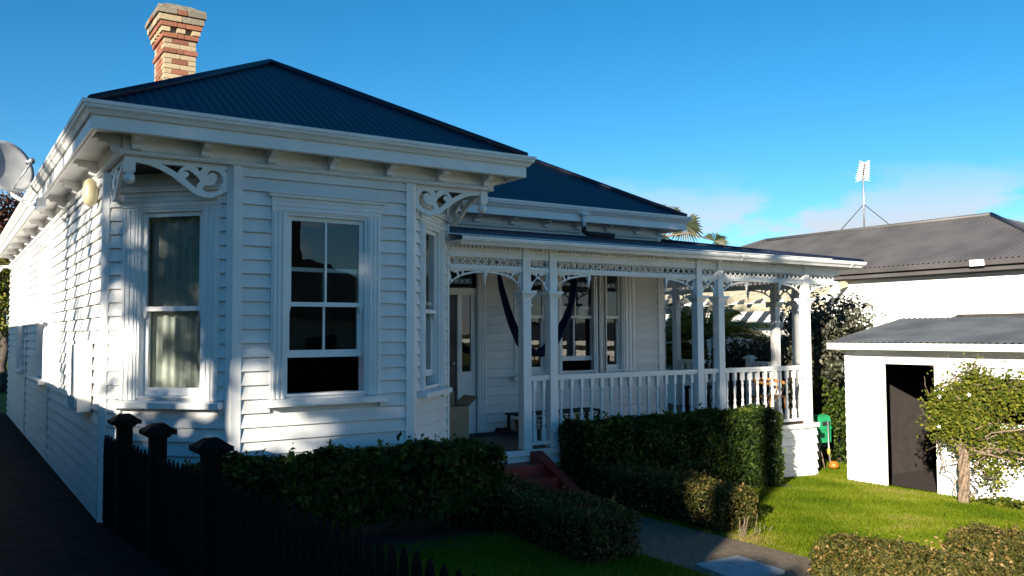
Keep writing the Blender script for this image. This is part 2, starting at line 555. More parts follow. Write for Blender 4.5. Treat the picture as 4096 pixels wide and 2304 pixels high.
# ------------------------------------------------------------------ the villa
XL, XR, YB, YC = 1.37, 5.27, 8.5, 9.49       # left wall, bay right, bay front, where the angled faces begin
YW, XW, YBACK = 11.3, 10.6, 23.8
villa = thing('villa', 'white weatherboard villa with corner bay, dark iron roof and fretwork verandah', 'house', (5.0, 12.0, 0.4))
A, B_, L_, R_ = (2.36, YB), (4.28, YB), (XL, YC), (XR, YC)
ZT = 4.06
ZB = 0.50

def window(fr, x0, x1, z0, z1, kind='double', raise_=0.0, casing=0.15, sill=True, cap=True, bars=True, meet=0.5):
    """sash window: the part is the moulded casing; sill, sashes, glazing bars and panes are sub-parts"""
    mb = MB(fr)
    t = -0.045
    c = casing
    for a, b_ in ((x0 - c, x0), (x1, x1 + c)):
        mb.box(a, b_, t, 0.0, z0 - 0.02, z1 + 0.0)
        for k in range(3):
            xa = a + c * (0.14 + 0.3 * k)
            mb.box(xa, xa + c * 0.12, t - 0.014, t, z0 - 0.02, z1 + c * (0.14 + 0.3 * k) if False else z1)
    mb.box(x0 - c, x1 + c, t, 0.0, z1, z1 + c)
    for k in range(3):
        mb.box(x0 - c * (0.95 - .3 * k) if False else x0 - c, x1 + c, t - 0.014, t, z1 + c * (0.12 + .3 * k), z1 + c * (0.24 + .3 * k))
    if cap:
        mb.box(x0 - c - 0.03, x1 + c + 0.03, t - 0.04, 0.0, z1 + c, z1 + c + 0.03)
        mb.box(x0 - c - 0.05, x1 + c + 0.05, t - 0.06, 0.0, z1 + c + 0.03, z1 + c + 0.045)
    w = mb.build('window', 'trim', villa)
    mb = MB(fr)                                   # box frame lining the opening
    mb.box(x0, x0 + 0.025, -0.03, 0.13, z0, z1)
    mb.box(x1 - 0.025, x1, -0.03, 0.13, z0, z1)
    mb.box(x0 + 0.025, x1 - 0.025, -0.03, 0.13, z1 - 0.025, z1)
    mb.box(x0 + 0.025, x1 - 0.025, -0.03, 0.13, z0, z0 + 0.02)
    mb.build('frame', 'trim', w)
    if sill:
        mb = MB(fr)
        pr = [(0.0, 0.0), (-0.13, -0.022), (-0.13, -0.075), (0.0, -0.075)]
        xa, xb = x0 - c - 0.06, x1 + c + 0.06
        mb.add([(x, y, z0 - 0.02 + z) for x in (xa, xb) for y, z in pr], [(0, 1, 2, 3), (7, 6, 5, 4), (0, 4, 5, 1), (1, 5, 6, 2), (2, 6, 7, 3), (3, 7, 4, 0)])
        mb.build('sill', 'trim', w)
    zm = z0 + (z1 - z0) * meet
    a, b_ = x0 + 0.027, x1 - 0.027
    for q, (za, zb, ya) in enumerate(((zm - 0.02, z1 - 0.027, 0.012), (z0 + 0.022 + raise_, zm + 0.02 + raise_, 0.056))):
        sw = 0.045
        rb = 0.045 if q == 0 else 0.075
        mb = MB(fr)
        mb.box(a, a + sw, ya, ya + 0.036, za, zb)
        mb.box(b_ - sw, b_, ya, ya + 0.036, za, zb)
        mb.box(a + sw, b_ - sw, ya, ya + 0.036, za, za + rb)
        mb.box(a + sw, b_ - sw, ya, ya + 0.036, zb - 0.042, zb)
        if q == 0:                                # horns of the upper sash
            for xa in (a, b_ - sw):
                mb.add([(xa, ya + .002, za), (xa + sw, ya + .002, za), (xa + sw, ya + .034, za), (xa, ya + .034, za), (xa + sw * .3, ya + .006, za - .07), (xa + sw * .7, ya + .006, za - .07), (xa + sw * .7, ya + .03, za - .07), (xa + sw * .3, ya + .03, za - .07)],
                       [(0, 1, 5, 4), (1, 2, 6, 5), (2, 3, 7, 6), (3, 0, 4, 7), (4, 5, 6, 7)])
        mb.build('sash', 'trim', w)
        xm = (a + b_) / 2
        spans = [(a + sw, b_ - sw)]
        if kind == 'double':
            mb = MB(fr)
            mb.box(xm - 0.011, xm + 0.011, ya + 0.004, ya + 0.032, za + rb, zb - 0.042)
            mb.build('glazing_bar', 'trim', w)
            spans = [(a + sw, xm - 0.011), (xm + 0.011, b_ - sw)]
        for pa, pb in spans:
            mb = MB(fr)
            mb.add([(pa, ya + .018, za + rb), (pb, ya + .018, za + rb), (pb, ya + .018, zb - .042), (pa, ya + .018, zb - .042)], [(0, 1, 2, 3)])
            mb.build('pane', 'glass', w)
    return w

# wall faces -------------------------------------------------------
# bay front
clad(villa, 'wall', A, (1, 0), 1.92, ZB, ZT, [(0.51, 1.39, 1.78, 3.62)], inset=(0.055, 0.055), skip=[(0.36, 1.54, 1.74, 3.73)], bz=0.53)
window(Frame(A, (1, 0)), 0.51, 1.39, 1.78, 3.62, 'double', raise_=0.36, casing=0.15)
# bay left
LF = math.hypot(A[0] - L_[0], A[1] - L_[1])
clad(villa, 'wall', L_, (A[0] - L_[0], A[1] - L_[1]), LF, ZB, ZT, [(0.38, 1.10, 1.78, 3.64)], inset=(0.055, 0.055), skip=[(0.21, 1.27, 1.74, 3.73)], bz=0.53)
window(Frame(L_, (A[0] - L_[0], A[1] - L_[1])), 0.38, 1.10, 1.78, 3.64, 'single', casing=0.17, meet=0.47)
# bay right
clad(villa, 'wall', B_, (R_[0] - B_[0], R_[1] - B_[1]), LF, ZB, ZT, [(0.38, 1.02, 1.78, 3.64)], inset=(0.055, 0.055), skip=[(0.24, 1.16, 1.74, 3.73)], bz=0.53)
window(Frame(B_, (R_[0] - B_[0], R_[1] - B_[1])), 0.38, 1.02, 1.78, 3.64, 'single', raise_=0.10, casing=0.14, meet=0.47)
# bay return beside the verandah
clad(villa, 'wall', R_, (0, 1), YW - YC, ZB, ZT, [], inset=(0.055, 0.0), bz=0.53, joined=True)
# left side wall, running back
LW = YBACK - YC
SW = [(LW - 6.6, LW - 5.6, 1.75, 3.6), (LW - 10.9, LW - 9.9, 1.75, 3.6)]
clad(villa, 'wall', (XL, YBACK), (0, -1), LW, ZB, ZT, SW, inset=(0.05, 0.055), skip=[(a - .17, b_ + .17, 1.71, 3.72) for a, b_, c, e in SW], bz=0.53)
for a, b_, c, e in SW:
    window(Frame((XL, YBACK), (0, -1)), a, b_, c, e, 'double', casing=0.17)
# front wall on the verandah; door set and triple window
DOOR = (0.25, 1.53, 0.90, 3.42)
WIN = (2.48, 4.42, 1.76, 3.55)
clad(villa, 'wall', (XR, YW), (1, 0), XW - XR, 0.6, ZT, [DOOR, WIN], inset=(0.0, 0.10), skip=[(0.08, 1.66, .6, 3.6), (2.20, 4.68, 1.72, 3.73)], bz=0.62)
# right side wall under the return verandah
clad(villa, 'wall', (XW, YW), (0, 1), 6.0, 0.6, ZT, [], inset=(0.10, 0.0), bz=0.62, joined=True)

# triple window: three sashes between mullions
frv = Frame((XR, YW), (1, 0))
w0 = window(frv, 2.48, 2.84, 1.76, 3.55, 'single', casing=0.28, cap=True)
w1 = window(frv, 3.02, 3.86, 1.76, 3.55, 'double', raise_=0.16, casing=0.17, cap=False, sill=False)
w2 = window(frv, 4.04, 4.42, 1.76, 3.55, 'single', casing=0.26, cap=True, sill=True)

# front door set
mb = MB(frv)
mb.box(0.10, 0.25, -0.045, 0.10, 0.9, 3.42)
mb.box(1.53, 1.67, -0.045, 0.10, 0.9, 3.42)
for k in range(3):
    mb.box(1.545 + .045 * k, 1.565 + .045 * k, -0.06, -0.045, 0.9, 3.42)
mb.box(0.10, 1.67, -0.045, 0.10, 3.42, 3.56)
mb.box(0.25, 1.53, 0.0, 0.09, 2.98, 3.08)
mb.box(1.20, 1.275, 0.0, 0.09, 0.9, 2.98)
mb.box(1.275, 1.53, 0.02, 0.07, 0.9, 1.82)
mb.box(1.45, 1.53, 0.02, 0.07, 1.82, 2.98)
dr = mb.build('door', 'trim', villa)
mb = MB(frv)
mb.box(0.255, 1.195, 0.03, 0.07, 0.91, 2.975)
for x in (0.36, 0.78):
    mb.box(x, x + 0.32, 0.018, 0.03, 1.1, 1.85)
    mb.box(x, x + 0.32, 0.018, 0.03, 2.0, 2.85)
mb.build('door_leaf', 'navy', dr)
mb = MB(frv)
mb.add([(1.275, .045, 1.82), (1.45, .045, 1.82), (1.45, .045, 2.98), (1.275, .045, 2.98)], [(0, 1, 2, 3)])
mb.build('pane', 'glass', dr)
mb = MB(frv)
mb.add([(.25, .05, 3.08), (1.53, .05, 3.08), (1.53, .05, 3.42), (.25, .05, 3.42)], [(0, 1, 2, 3)])
mb.build('pane', 'glass', dr)
mb = MB(frv)
mb.tube([(1.12, 0.025, 1.95), (1.12, -0.02, 1.95)], [0.012, 0.03], 10)
mb.build('handle', 'metal', dr)

# corner boards
def cornerboard(p, d, x0, x1, z0=ZB, z1=ZT, t=0.038):
    mb = MB(Frame(p, d))
    mb.box(x0, x1, -t, 0.0, z0, z1)
    return mb.build('corner_board', 'trim', villa)
dl = (A[0] - L_[0], A[1] - L_[1])
dr_ = (R_[0] - B_[0], R_[1] - B_[1])
cornerboard((XL, YBACK), (0, -1), LW - 0.055, LW + 0.014)
cornerboard(L_, dl, -0.014, 0.055)
cornerboard(L_, dl, LF - 0.055, LF + 0.014)
cornerboard(A, (1, 0), -0.014, 0.075)
cornerboard(A, (1, 0), 1.92 - 0.075, 1.92 + 0.014)
cornerboard(B_, dr_, -0.014, 0.055)
cornerboard(B_, dr_, LF - 0.055, LF + 0.014)
cornerboard(R_, (0, 1), -0.014, 0.055)
cornerboard((XR, YW), (1, 0), XW - XR - 0.10, XW - XR + 0.038, 0.88)
cornerboard((XW, YW), (0, 1), 0.0, 0.10, 0.88)
cornerboard((XL, YBACK), (0, -1), LW - 5.1, LW - 5.0, t=0.04)
cornerboard((XL, YBACK), (0, -1), LW - 9.2, LW - 9.05, t=0.04)

# rooms behind the glass
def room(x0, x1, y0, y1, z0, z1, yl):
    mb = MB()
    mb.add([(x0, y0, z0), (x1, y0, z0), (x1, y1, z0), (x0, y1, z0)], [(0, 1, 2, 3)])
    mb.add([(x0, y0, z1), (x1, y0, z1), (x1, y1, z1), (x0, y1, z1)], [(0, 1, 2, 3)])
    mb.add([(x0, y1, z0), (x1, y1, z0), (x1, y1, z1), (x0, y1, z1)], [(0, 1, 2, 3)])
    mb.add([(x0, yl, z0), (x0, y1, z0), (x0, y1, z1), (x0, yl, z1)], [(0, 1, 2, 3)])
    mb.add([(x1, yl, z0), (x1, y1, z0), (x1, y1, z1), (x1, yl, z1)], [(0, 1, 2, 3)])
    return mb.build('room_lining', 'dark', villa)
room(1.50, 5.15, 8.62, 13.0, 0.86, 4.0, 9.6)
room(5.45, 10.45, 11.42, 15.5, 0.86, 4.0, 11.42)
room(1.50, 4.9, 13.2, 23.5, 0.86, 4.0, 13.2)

# eaves: one mitred run round the house ---------------------------
EAVE = [(XL, YBACK + .0), (XL, YB), (XR, YB), (XR, YW), (XW, YW), (XW, 19.0)]
MB().sweep(EAVE, [(0.0, 4.06), (0.022, 4.06), (0.022, 4.23), (0.0, 4.23)]).build('frieze_board', 'trim', villa)
MB().sweep(EAVE, [(0.023, 4.045), (0.05, 4.045), (0.06, 4.058), (0.045, 4.07), (0.055, 4.082), (0.035, 4.10), (0.023, 4.10)]).build('frieze_moulding', 'trim', villa)
MB().sweep(EAVE, [(0.0, 4.232), (0.30, 4.232), (0.30, 4.25), (0.0, 4.25)]).build('soffit', 'trim', villa)
MB().sweep(EAVE, [(0.27, 4.185), (0.298, 4.185), (0.298, 4.231), (0.27, 4.231)]).build('fascia_bead', 'trim', villa)
MB().sweep(EAVE, [(0.302, 4.19), (0.325, 4.19), (0.325, 4.40), (0.302, 4.40)]).build('fascia', 'trim', villa)
GUT = [(0.327, 4.315), (0.350, 4.312), (0.358, 4.325), (0.372, 4.345), (0.395, 4.362), (0.400, 4.378), (0.395, 4.388), (0.410, 4.392), (0.412, 4.425), (0.404, 4.425), (0.402, 4.40), (0.386, 4.395), (0.35, 4.35), (0.327, 4.345)]
MB().sweep(EAVE, GUT).build('gutter', 'trim', villa)

# fretwork under the cut corners of the bay
S = 0.84 / 1535.0
def bp(x, y):
    u = (x - 755) / 1535.0
    return ((x - 755) * S, -(y - (410 + 180 * u)) * 0.00056)
OUT = [(755, 410), (2290, 590), (2290, 1000), (2250, 1030), (2150, 1078), (1990, 1125), (1850, 1108), (1700, 1040), (1530, 900), (1330, 730), (1130, 610), (950, 530), (755, 485)]
HO = [[(1080, 486), (1880, 577), (1835, 612), (1790, 665), (1740, 600), (1660, 563), (1570, 557), (1490, 590), (1440, 640), (1420, 685), (1300, 603), (1180, 536)],
      [(1510, 660), (1560, 630), (1620, 640), (1680, 690), (1740, 740), (1810, 830), (1760, 870), (1735, 950), (1650, 880), (1540, 770), (1600, 740), (1610, 690), (1570, 655)],
      [(1910, 750), (1930, 690), (1980, 650), (2050, 650), (2130, 690), (2180, 770), (2190, 860), (2160, 950), (2080, 1020), (1980, 1035), (1900, 1015), (1830, 960), (1880, 905), (1960, 915), (2040, 890), (2085, 820), (2080, 740), (2030, 690), (1970, 690)],
      [(2165, 600), (2275, 612), (2273, 745), (2230, 660)]]
bout = [bp(*p) for p in OUT]
bhol = [[bp(*p) for p in h] for h in HO]
def bracket(p, d, x, mir, z=4.035, parent=None, m='trim', s=1.0):
    mb = MB(Frame(p, d))
    mb.fret([(a * s, b * s) for a, b in bout], [[(a * s, b * s) for a, b in h] for h in bhol], 0.015, 0.045, x, z, mir)
    return mb.build('fret_bracket', m, parent or villa)
bracket((XL, YB), (1, 0), 0.10, 1)
bracket((XR, YB), (1, 0), -0.10, -1)
bracket((XL, YBACK), (0, -1), YBACK - YB - 0.10, -1)
bracket((XR, YB), (0, 1), 0.10, 1)
for cx, cy in ((XL, YB), (XR, YB)):
    sx = 1 if cx == XL else -1
    mb = MB()
    px, py = cx + sx * 0.045, cy + 0.045
    mb.box(px - .045, px + .045, py - .045, py + .045, 3.90, 4.06)
    mb.box(px - .03, px + .03, py - .03, py + .03, 3.885, 3.90)
    mb.lathe(px, py, [(.02, 3.888), (.045, 3.875), (.052, 3.845), (.045, 3.815), (.025, 3.795), (.004, 3.79)], 12)
    mb.build('corner_drop', 'trim', villa)
    mb = MB()                                     # boarded soffit of the cut corner
    mb.prism([(cx, YB), (cx + sx * .99, YB), (cx, YC)][::sx], 4.052, 4.064)
    mb.build('corner_soffit', 'white', villa)
    mb = MB()                                     # beams over the brackets
    a, b_ = sorted((cx + sx * .09, cx + sx * .93))
    mb.box(a, b_, YB + 0.012, YB + .055, 4.0, 4.051)
    a, b_ = sorted((cx + sx * .012, cx + sx * .055))
    mb.box(a, b_, YB + .09, YC - .06, 4.0, 4.051)
    mb.build('corner_beam', 'trim', villa)

# eaves brackets
def modillion(p, d, x, n_):
    pr = [(0.0, 4.23), (-0.25, 4.23), (-0.25, 4.185), (-0.19, 4.185), (-0.175, 4.16), (-0.12, 4.15), (-0.085, 4.13), (-0.085, 4.10), (-0.06, 4.085), (-0.0, 4.085)]
    mb = MB(Frame(p, d))
    w = 0.038
    vs = [(xx, y, z) for xx in (x - w, x + w) for y, z in [(y - 0.024, z) for y, z in pr]]
    k = len(pr)
    mb.add(vs, [tuple(range(k)), tuple(range(2 * k - 1, k - 1, -1))] + [(i, k + i, k + (i + 1) % k, (i + 1) % k) for i in range(k)])
    return mb.build('eaves_bracket', 'trim', villa)
for x in (1.45, 2.06, 2.70, 3.34, 3.98, 4.61, 5.20):
    modillion((0, YB), (1, 0), x, 0)
for x in (6.10, 6.75, 7.40, 8.05, 8.70, 9.34, 9.98, 10.52):
    modillion((0, YW), (1, 0), x, 0)
for y in (8.58, 10.0, 11.4, 12.8, 14.2, 15.6, 17.0, 18.4, 19.8, 21.2, 22.6):
    modillion((XL, 0), (0, -1), -y, 0)
for y in (8.58, 9.3, 10.0, 10.7):
    modillion((XR, 0), (0, 1), y, 0)

# corrugated roofs ---------------------------------------------------
def corrugate(name, poly, z0, g, slope, m, parent, pitch=0.09, amp=0.0045, ref=None):
    """plan polygon on a plane rising along unit gradient g from reference point ref (height z0)"""
    e = (-g[1], g[0])
    ref = ref or poly[0]
    P = [((x - ref[0]) * e[0] + (y - ref[1]) * e[1], (x - ref[0]) * g[0] + (y - ref[1]) * g[1]) for x, y in poly]
    s0, s1 = min(p[0] for p in P), max(p[0] for p in P)
    ks = max(4, int((s1 - s0) / (pitch / 6)))
    vs, fs = [], []
    for i in range(ks + 1):
        s = s0 + (s1 - s0) * (i + 0.0) / ks
        s_ = min(max(s, s0 + 1e-5), s1 - 1e-5)
        ts = []
        for (a, b) in zip(P, P[1:] + P[:1]):
            if (a[0] - s_) * (b[0] - s_) <= 0 and abs(a[0] - b[0]) > 1e-9:
                ts.append(a[1] + (b[1] - a[1]) * (s_ - a[0]) / (b[0] - a[0]))
        t0, t1 = min(ts), max(ts)
        dz = amp * math.sin(2 * math.pi * s / pitch)
        for t in (t0, t1):
            vs.append((ref[0] + e[0] * s + g[0] * t, ref[1] + e[1] * s + g[1] * t, z0 + slope * t + dz))
    fs = [(2 * i, 2 * i + 2, 2 * i + 3, 2 * i + 1) for i in range(ks)]
    mb = MB()
    mb.add(vs, fs, True)
    return mb.build(name, m, parent)

XE, YE, XE2, YM, XM, ZE, SL = 1.04, 8.17, 5.60, 10.97, 10.93, 4.425, 0.58
ax = (XE + XE2) / 2
hw = (XE2 - XE) / 2
ay = YE + hw
rz_ = ZE + SL * hw
ym2 = YM + hw
xm2 = XM - hw
corrugate('roof', [(XE, YE), (XE2, YE), (ax, ay)], ZE, (0, 1), SL, 'roof', villa)
corrugate('roof', [(XE, YE), (ax, ay), (ax, 22.0), (XE, 24.28)], ZE, (1, 0), SL, 'roof', villa)
corrugate('roof', [(XE2, YE), (ax, ay), (ax, ym2), (XE2, YM)], ZE, (-1, 0), SL, 'roof', villa)
corrugate('roof', [(XE2, YM), (ax, ym2), (xm2, ym2), (XM, YM)], ZE, (0, 1), SL, 'roof', villa)
corrugate('roof', [(XM, YM), (xm2, ym2), (xm2, 19.5), (XM, 19.5)], ZE, (-1, 0), SL, 'roof', villa)
corrugate('roof', [(ax, ym2), (xm2, ym2), (xm2 - 2.2, ym2 + 2.2), (ax + 2.2, ym2 + 2.2)], rz_, (0, 1), -SL, 'roof', villa)
corrugate('roof', [(ax, ym2), (ax + 2.2, ym2 + 2.2), (ax + 2.2, 22), (ax, 22)], rz_, (1, 0), -SL, 'roof', villa)
corrugate('roof', [(xm2, ym2), (xm2 - 2.2, ym2 + 2.2), (xm2 - 2.2, 19.5), (xm2, 19.5)], rz_, (-1, 0), -SL, 'roof', villa)
corrugate('roof', [(XE, 24.28), (ax, 22.0), (XE2, 24.28)], ZE, (0, -1), SL, 'roof', villa)
def ridge(pts):
    MB().tube(pts, 0.045, 8).build('ridge_cap', 'roof', villa)
ridge([(XE, YE, ZE + .01), (ax, ay, rz_ + .01)])
ridge([(XE2, YE, ZE + .01), (ax, ay, rz_ + .01)])
ridge([(ax, ay, rz_ + .01), (ax, 22, rz_ + .01)])
ridge([(ax, ym2, rz_ + .01), (xm2, ym2, rz_ + .01)])
ridge([(XM, YM, ZE + .01), (xm2, ym2, rz_ + .01)])
ridge([(xm2, ym2, rz_ + .01), (xm2, 19.5, rz_ + .01)])

# downpipe from the main gutter on to the verandah roof
mb = MB()
mb.box(8.52, 8.68, 10.87, 10.99, 4.29, 4.325)
mb.tube([(8.6, 10.93, 4.30), (8.6, 10.93, 4.10)], 0.036, 12)
dp = mb.build('downpipe', 'trim', villa)
mb = MB()
mb.tube([(8.6, 10.93, 4.10), (8.6, 10.93, 4.03), (8.66, 10.93, 3.995), (9.22, 10.93, 3.99)], [.042, .042, .04, .04], 10)
mb.build('spreader_pipe', 'rubber', dp)

# ------------------------------------------------------------------ chimney
CX0, CX1, CY0, CY1 = 2.655, 3.115, 13.35, 14.05
mb = MB()
mb.box(CX0 + .012, CX1 - .012, CY0 + .012, CY1 - .012, 4.9, 7.22)
chim = mb.build('chimney', 'mortar', villa)
def brickmesh(m):
    k = 'bk_' + m
    if k not in M:
        c = 0.06
        vs, q = [], [(-.5, -.5), (.5, -.5), (.5, .5), (-.5, .5)]
        for z, s in ((-.5, .5 - c * .6), (-.5 + c * 1.6, .5), (.5 - c * 1.6, .5), (.5, .5 - c * .6)):
            vs += [(x * 2 * s, y * 2 * s, z) for x, y in q]
        mb = MB()
        mb.add(vs, [(0, 3, 2, 1), (12, 13, 14, 15)] + [(4 * j + i, 4 * j + (i + 1) % 4, 4 * j + 4 + (i + 1) % 4, 4 * j + 4 + i) for j in range(3) for i in range(4)])
        M[k] = mb.mesh('brick', m)
    return M[k]
rngb = random.Random(3)
CH = 0.0765
def course(z, off, kind, cols, hh=CH):
    x0, x1, y0, y1 = CX0 - off, CX1 + off, CY0 - off, CY1 + off
    j = 0.008
    dpt = 0.105
    def lay(a, b, fixed, axis, pattern, corner):
        cur = a
        tot = sum(pattern)
        for i, p in enumerate(pattern):
            ln = (b - a) * p / tot
            c = cols(i, len(pattern), corner)
            if c:
                mid = cur + ln / 2
                jit = rngb.uniform(-.003, .003)
                loc = (mid, fixed + jit, z + hh / 2) if axis == 'x' else (fixed + jit, mid, z + hh / 2)
                sc = (ln - j, dpt, hh - j) if axis == 'x' else (dpt, ln - j, hh - j)
                link('brick', brickmesh(c), chim, loc, rngb.uniform(-.008, .008), sc)
            cur += ln
    fp = {'A': [2, 2], 'B': [1, 2, 1], 'D': [1, .7, 1, .7, 1], 'W': [2, 1, 2]}[kind]
    sp = {'A': [1, 2, 2, 1], 'B': [2, 2, 2], 'D': [1, .7, 1, .7, 1, .7, 1], 'W': [2, 2, 2]}[kind]
    lay(x0, x1, y0 + dpt / 2, 'x', fp, 0)
    lay(x0, x1, y1 - dpt / 2, 'x', fp, 0)
    lay(y0 + dpt, y1 - dpt, x0 + dpt / 2, 'y', sp, 1)
    lay(y0 + dpt, y1 - dpt, x1 - dpt / 2, 'y', sp, 1)
cre = lambda i, n, c: 'brick_cream'
def cA(i, n, c):
    return 'brick_cream' if (not c or i in (0, n - 1)) else 'brick_red'
def cB(i, n, c):
    return ('brick_red' if 0 < i < n - 1 else 'brick_cream') if not c else 'brick_red'
cR = lambda i, n, c: 'brick_red'
cD = lambda i, n, c: 'brick_cream' if i % 2 == 0 else None
cG = lambda i, n, c: ('brick_grey', 'brick_grey', 'brick_cream')[(i + n) % 3]
cH = lambda i, n, c: ('brick_grey', 'brick_red', 'brick_grey')[(i + n) % 3]
z = 5.353
kk = 0
seq = []
while z < 6.53:
    seq.append((z, 0.0, 'A' if kk % 2 else 'B', cA if kk % 2 else cB))
    z += CH
    kk += 1
for s_ in seq:
    course(*s_)
z = seq[-1][0] + CH
for off, kd, cf in ((0.022, 'W', cR), (0.0, 'A', cA), (0.0, 'B', cB), (0.03, 'W', cR), (0.05, 'D', cD), (0.07, 'W', cR), (0.095, 'A', cG), (0.125, 'W', cH)):
    course(z, off, kd, cf, CH if kd != 'A' or cf is not cG else 0.1)
    z += CH if kd != 'A' or cf is not cG else 0.1
mb = MB()
mb.taper((CX0 + CX1) / 2, (CY0 + CY1) / 2, z, z + .05, .70, .66, .94, .9)
mb.taper((CX0 + CX1) / 2, (CY0 + CY1) / 2, z + .05, z + .15, .60, .36, .84, .5)
mb.build('chimney_cap', 'brick_grey', chim)

# ------------------------------------------------------------------ verandah
VY, VX1 = 9.48, 13.0
ZF = 0.88
FL = [(XR, 9.40), (12.33, 9.40), (13.08, 10.15), (13.08, 14.2), (XW, 14.2), (XW, YW), (XR, YW)]
mb = MB()
mb.prism(FL, ZF - 0.045, ZF)
mb.build('verandah_floor', 'deck', villa)
clad(villa, 'skirting_wall', (XR + .03, 9.43), (1, 0), 12.32 - XR - .03, -0.03, ZF - 0.05, [], inset=(0.0, 0.0), bz=-0.02, thick=.03)
clad(villa, 'skirting_wall', (12.32, 9.43), (.75, .75), 1.05, -0.05, ZF - 0.05, [], bz=-0.02, thick=.03, joined=True)
mb = MB()
mb.box(XR + .01, 12.36, 9.375, 9.398, ZF - .075, ZF - .002)
mb.build('floor_nosing', 'trim', villa)

VE = [(XR + .02, VY), (VX1, VY), (VX1, 14.2)]
MB().sweep(VE, [(-0.035, 3.204), (0.035, 3.204), (0.035, 3.222), (0.046, 3.226), (0.046, 3.238), (0.035, 3.242), (0.035, 3.268), (-0.035, 3.268)]).build('verandah_beam', 'trim', villa)
MB().sweep(VE, [(-0.035, 3.37), (0.05, 3.37), (0.05, 3.386), (0.035, 3.39), (0.035, 3.44), (0.044, 3.445), (0.044, 3.455), (0.035, 3.46), (0.035, 3.66), (-0.035, 3.66)]).build('verandah_plate', 'trim', villa)
mb = MB()                                         # dentil moulding, far too small to pick apart
x = XR + .05
while x < VX1 + .03:
    mb.box(x, x + .03, VY - .062, VY - .0365, 3.482, 3.518)
    x += .06
y = VY
while y < 14:
    mb.box(VX1 + .0365, VX1 + .062, y, y + .03, 3.482, 3.518)
    y += .06
mb.build('dentil_moulding', 'trim', villa)['kind'] = 'stuff'
MB().sweep(VE, [(0.036, 3.535), (0.29, 3.535), (0.29, 3.55), (0.036, 3.55)]).build('verandah_soffit', 'trim', villa)
VG = [(0.285, 3.50), (0.308, 3.495), (0.318, 3.51), (0.335, 3.53), (0.36, 3.545), (0.355, 3.555), (0.37, 3.558), (0.372, 3.595), (0.362, 3.595), (0.36, 3.57), (0.33, 3.54), (0.285, 3.535)]
MB().sweep(VE, VG).build('verandah_gutter', 'trim', villa)
for xa in (10.28, 13.0):
    mb = MB()
    mb.sweep([(xa, VY), (xa + .05, VY)], [(o + .006, z_ - .004) for o, z_ in VG])
    mb.build('gutter_joint', 'trim', villa)
vsl = (4.0 - 3.585) / (YW - 9.15)
corrugate('verandah_roof', [(XR, 9.15), (13.33, 9.15), (XW, YW), (XR, YW)], 3.59, (0, 1), vsl, 'roof', villa)
corrugate('verandah_roof', [(13.33, 9.15), (XW, YW), (XW, 14.4), (13.33, 14.4)], 3.59, (-1, 0), (4.0 - 3.59) / (13.33 - XW), 'roof', villa)
ridge([(13.33, 9.15, 3.60), (XW, YW, 4.01)])
mb = MB()
mb.add([(XR, VY, 3.63), (VX1, VY, 3.63), (XW, YW, 3.93), (XR, YW, 3.93)], [(0, 1, 2, 3)])
mb.add([(VX1, VY, 3.63), (VX1, 14.2, 3.63), (XW, 14.2, 3.93), (XW, YW, 3.93)], [(0, 1, 2, 3)])
mb.build('verandah_ceiling', 'ceiling', villa)

def post_mesh():
    mb = MB()
    mb.taper(0, 0, ZF, ZF + .02, .135, .135)
    mb.taper(0, 0, ZF + .02, 2.755, .128, .122)
    mb.taper(0, 0, 2.755, 2.77, .16, .16)
    mb.taper(0, 0, 2.77, 2.86, .13, .13)
    mb.taper(0, 0, 2.86, 2.875, .15, .16)
    mb.taper(0, 0, 2.875, 2.925, .165, .22)
    mb.taper(0, 0, 2.925, 2.955, .24, .24)
    mb.taper(0, 0, 2.955, 3.62, .115, .115)
    return mb.mesh('verandah_post', 'trim')
pm = post_mesh()
POSTS = [(6.45, VY), (6.885, VY), (9.64, VY), (10.10, VY), (12.17, VY), (13.0, 10.31), (13.0, 10.80), (13.0, 13.4), (13.0, 13.85)]
for p in POSTS:
    link('verandah_post', pm, villa, (p[0], p[1], 0))

# fretwork frieze: quatrefoil cells
def quatre(cx, cz, r):
    pts = []
    for k in range(28):
        a = 2 * math.pi * k / 28 + .112
        rr = r * (0.58 + 0.44 * abs(math.cos(2 * a)) ** 1.1)
        pts.append((cx + rr * math.cos(a), cz + rr * math.sin(a)))
    return pts
def frieze(p, d, x0, x1):
    n_ = max(1, round((x1 - x0) / 0.111))
    w = (x1 - x0) / n_
    zc, h = 3.319, 0.0505
    mb = MB(Frame(p, d))
    hol = []
    for i in range(n_):
        a = x0 + i * w
        hol.append(quatre(a + w / 2, zc, .046))
        for sgn in (-1, 1):
            if i:
                hol.append([(a - .030, zc + sgn * (h - .006)), (a + .030, zc + sgn * (h - .006)), (a + .006, zc + sgn * .016), (a - .006, zc + sgn * .016)])
    mb.fret([(x0, zc - h), (x1, zc - h), (x1, zc + h), (x0, zc + h)], hol, -.009, .009)
    return mb.build('frieze_panel', 'trim', villa)
FX = [(XR + .02, 6.39), (6.51, 6.825), (6.945, 9.58), (9.70, 10.04), (10.16, 12.11), (12.23, 12.94)]
for a, b_ in FX:
    frieze((0, VY), (1, 0), a, b_)
for a, b_ in ((VY + .06, 10.25), (10.37, 10.74), (10.86, 13.34)):
    frieze((VX1, 0), (0, 1), a, b_)

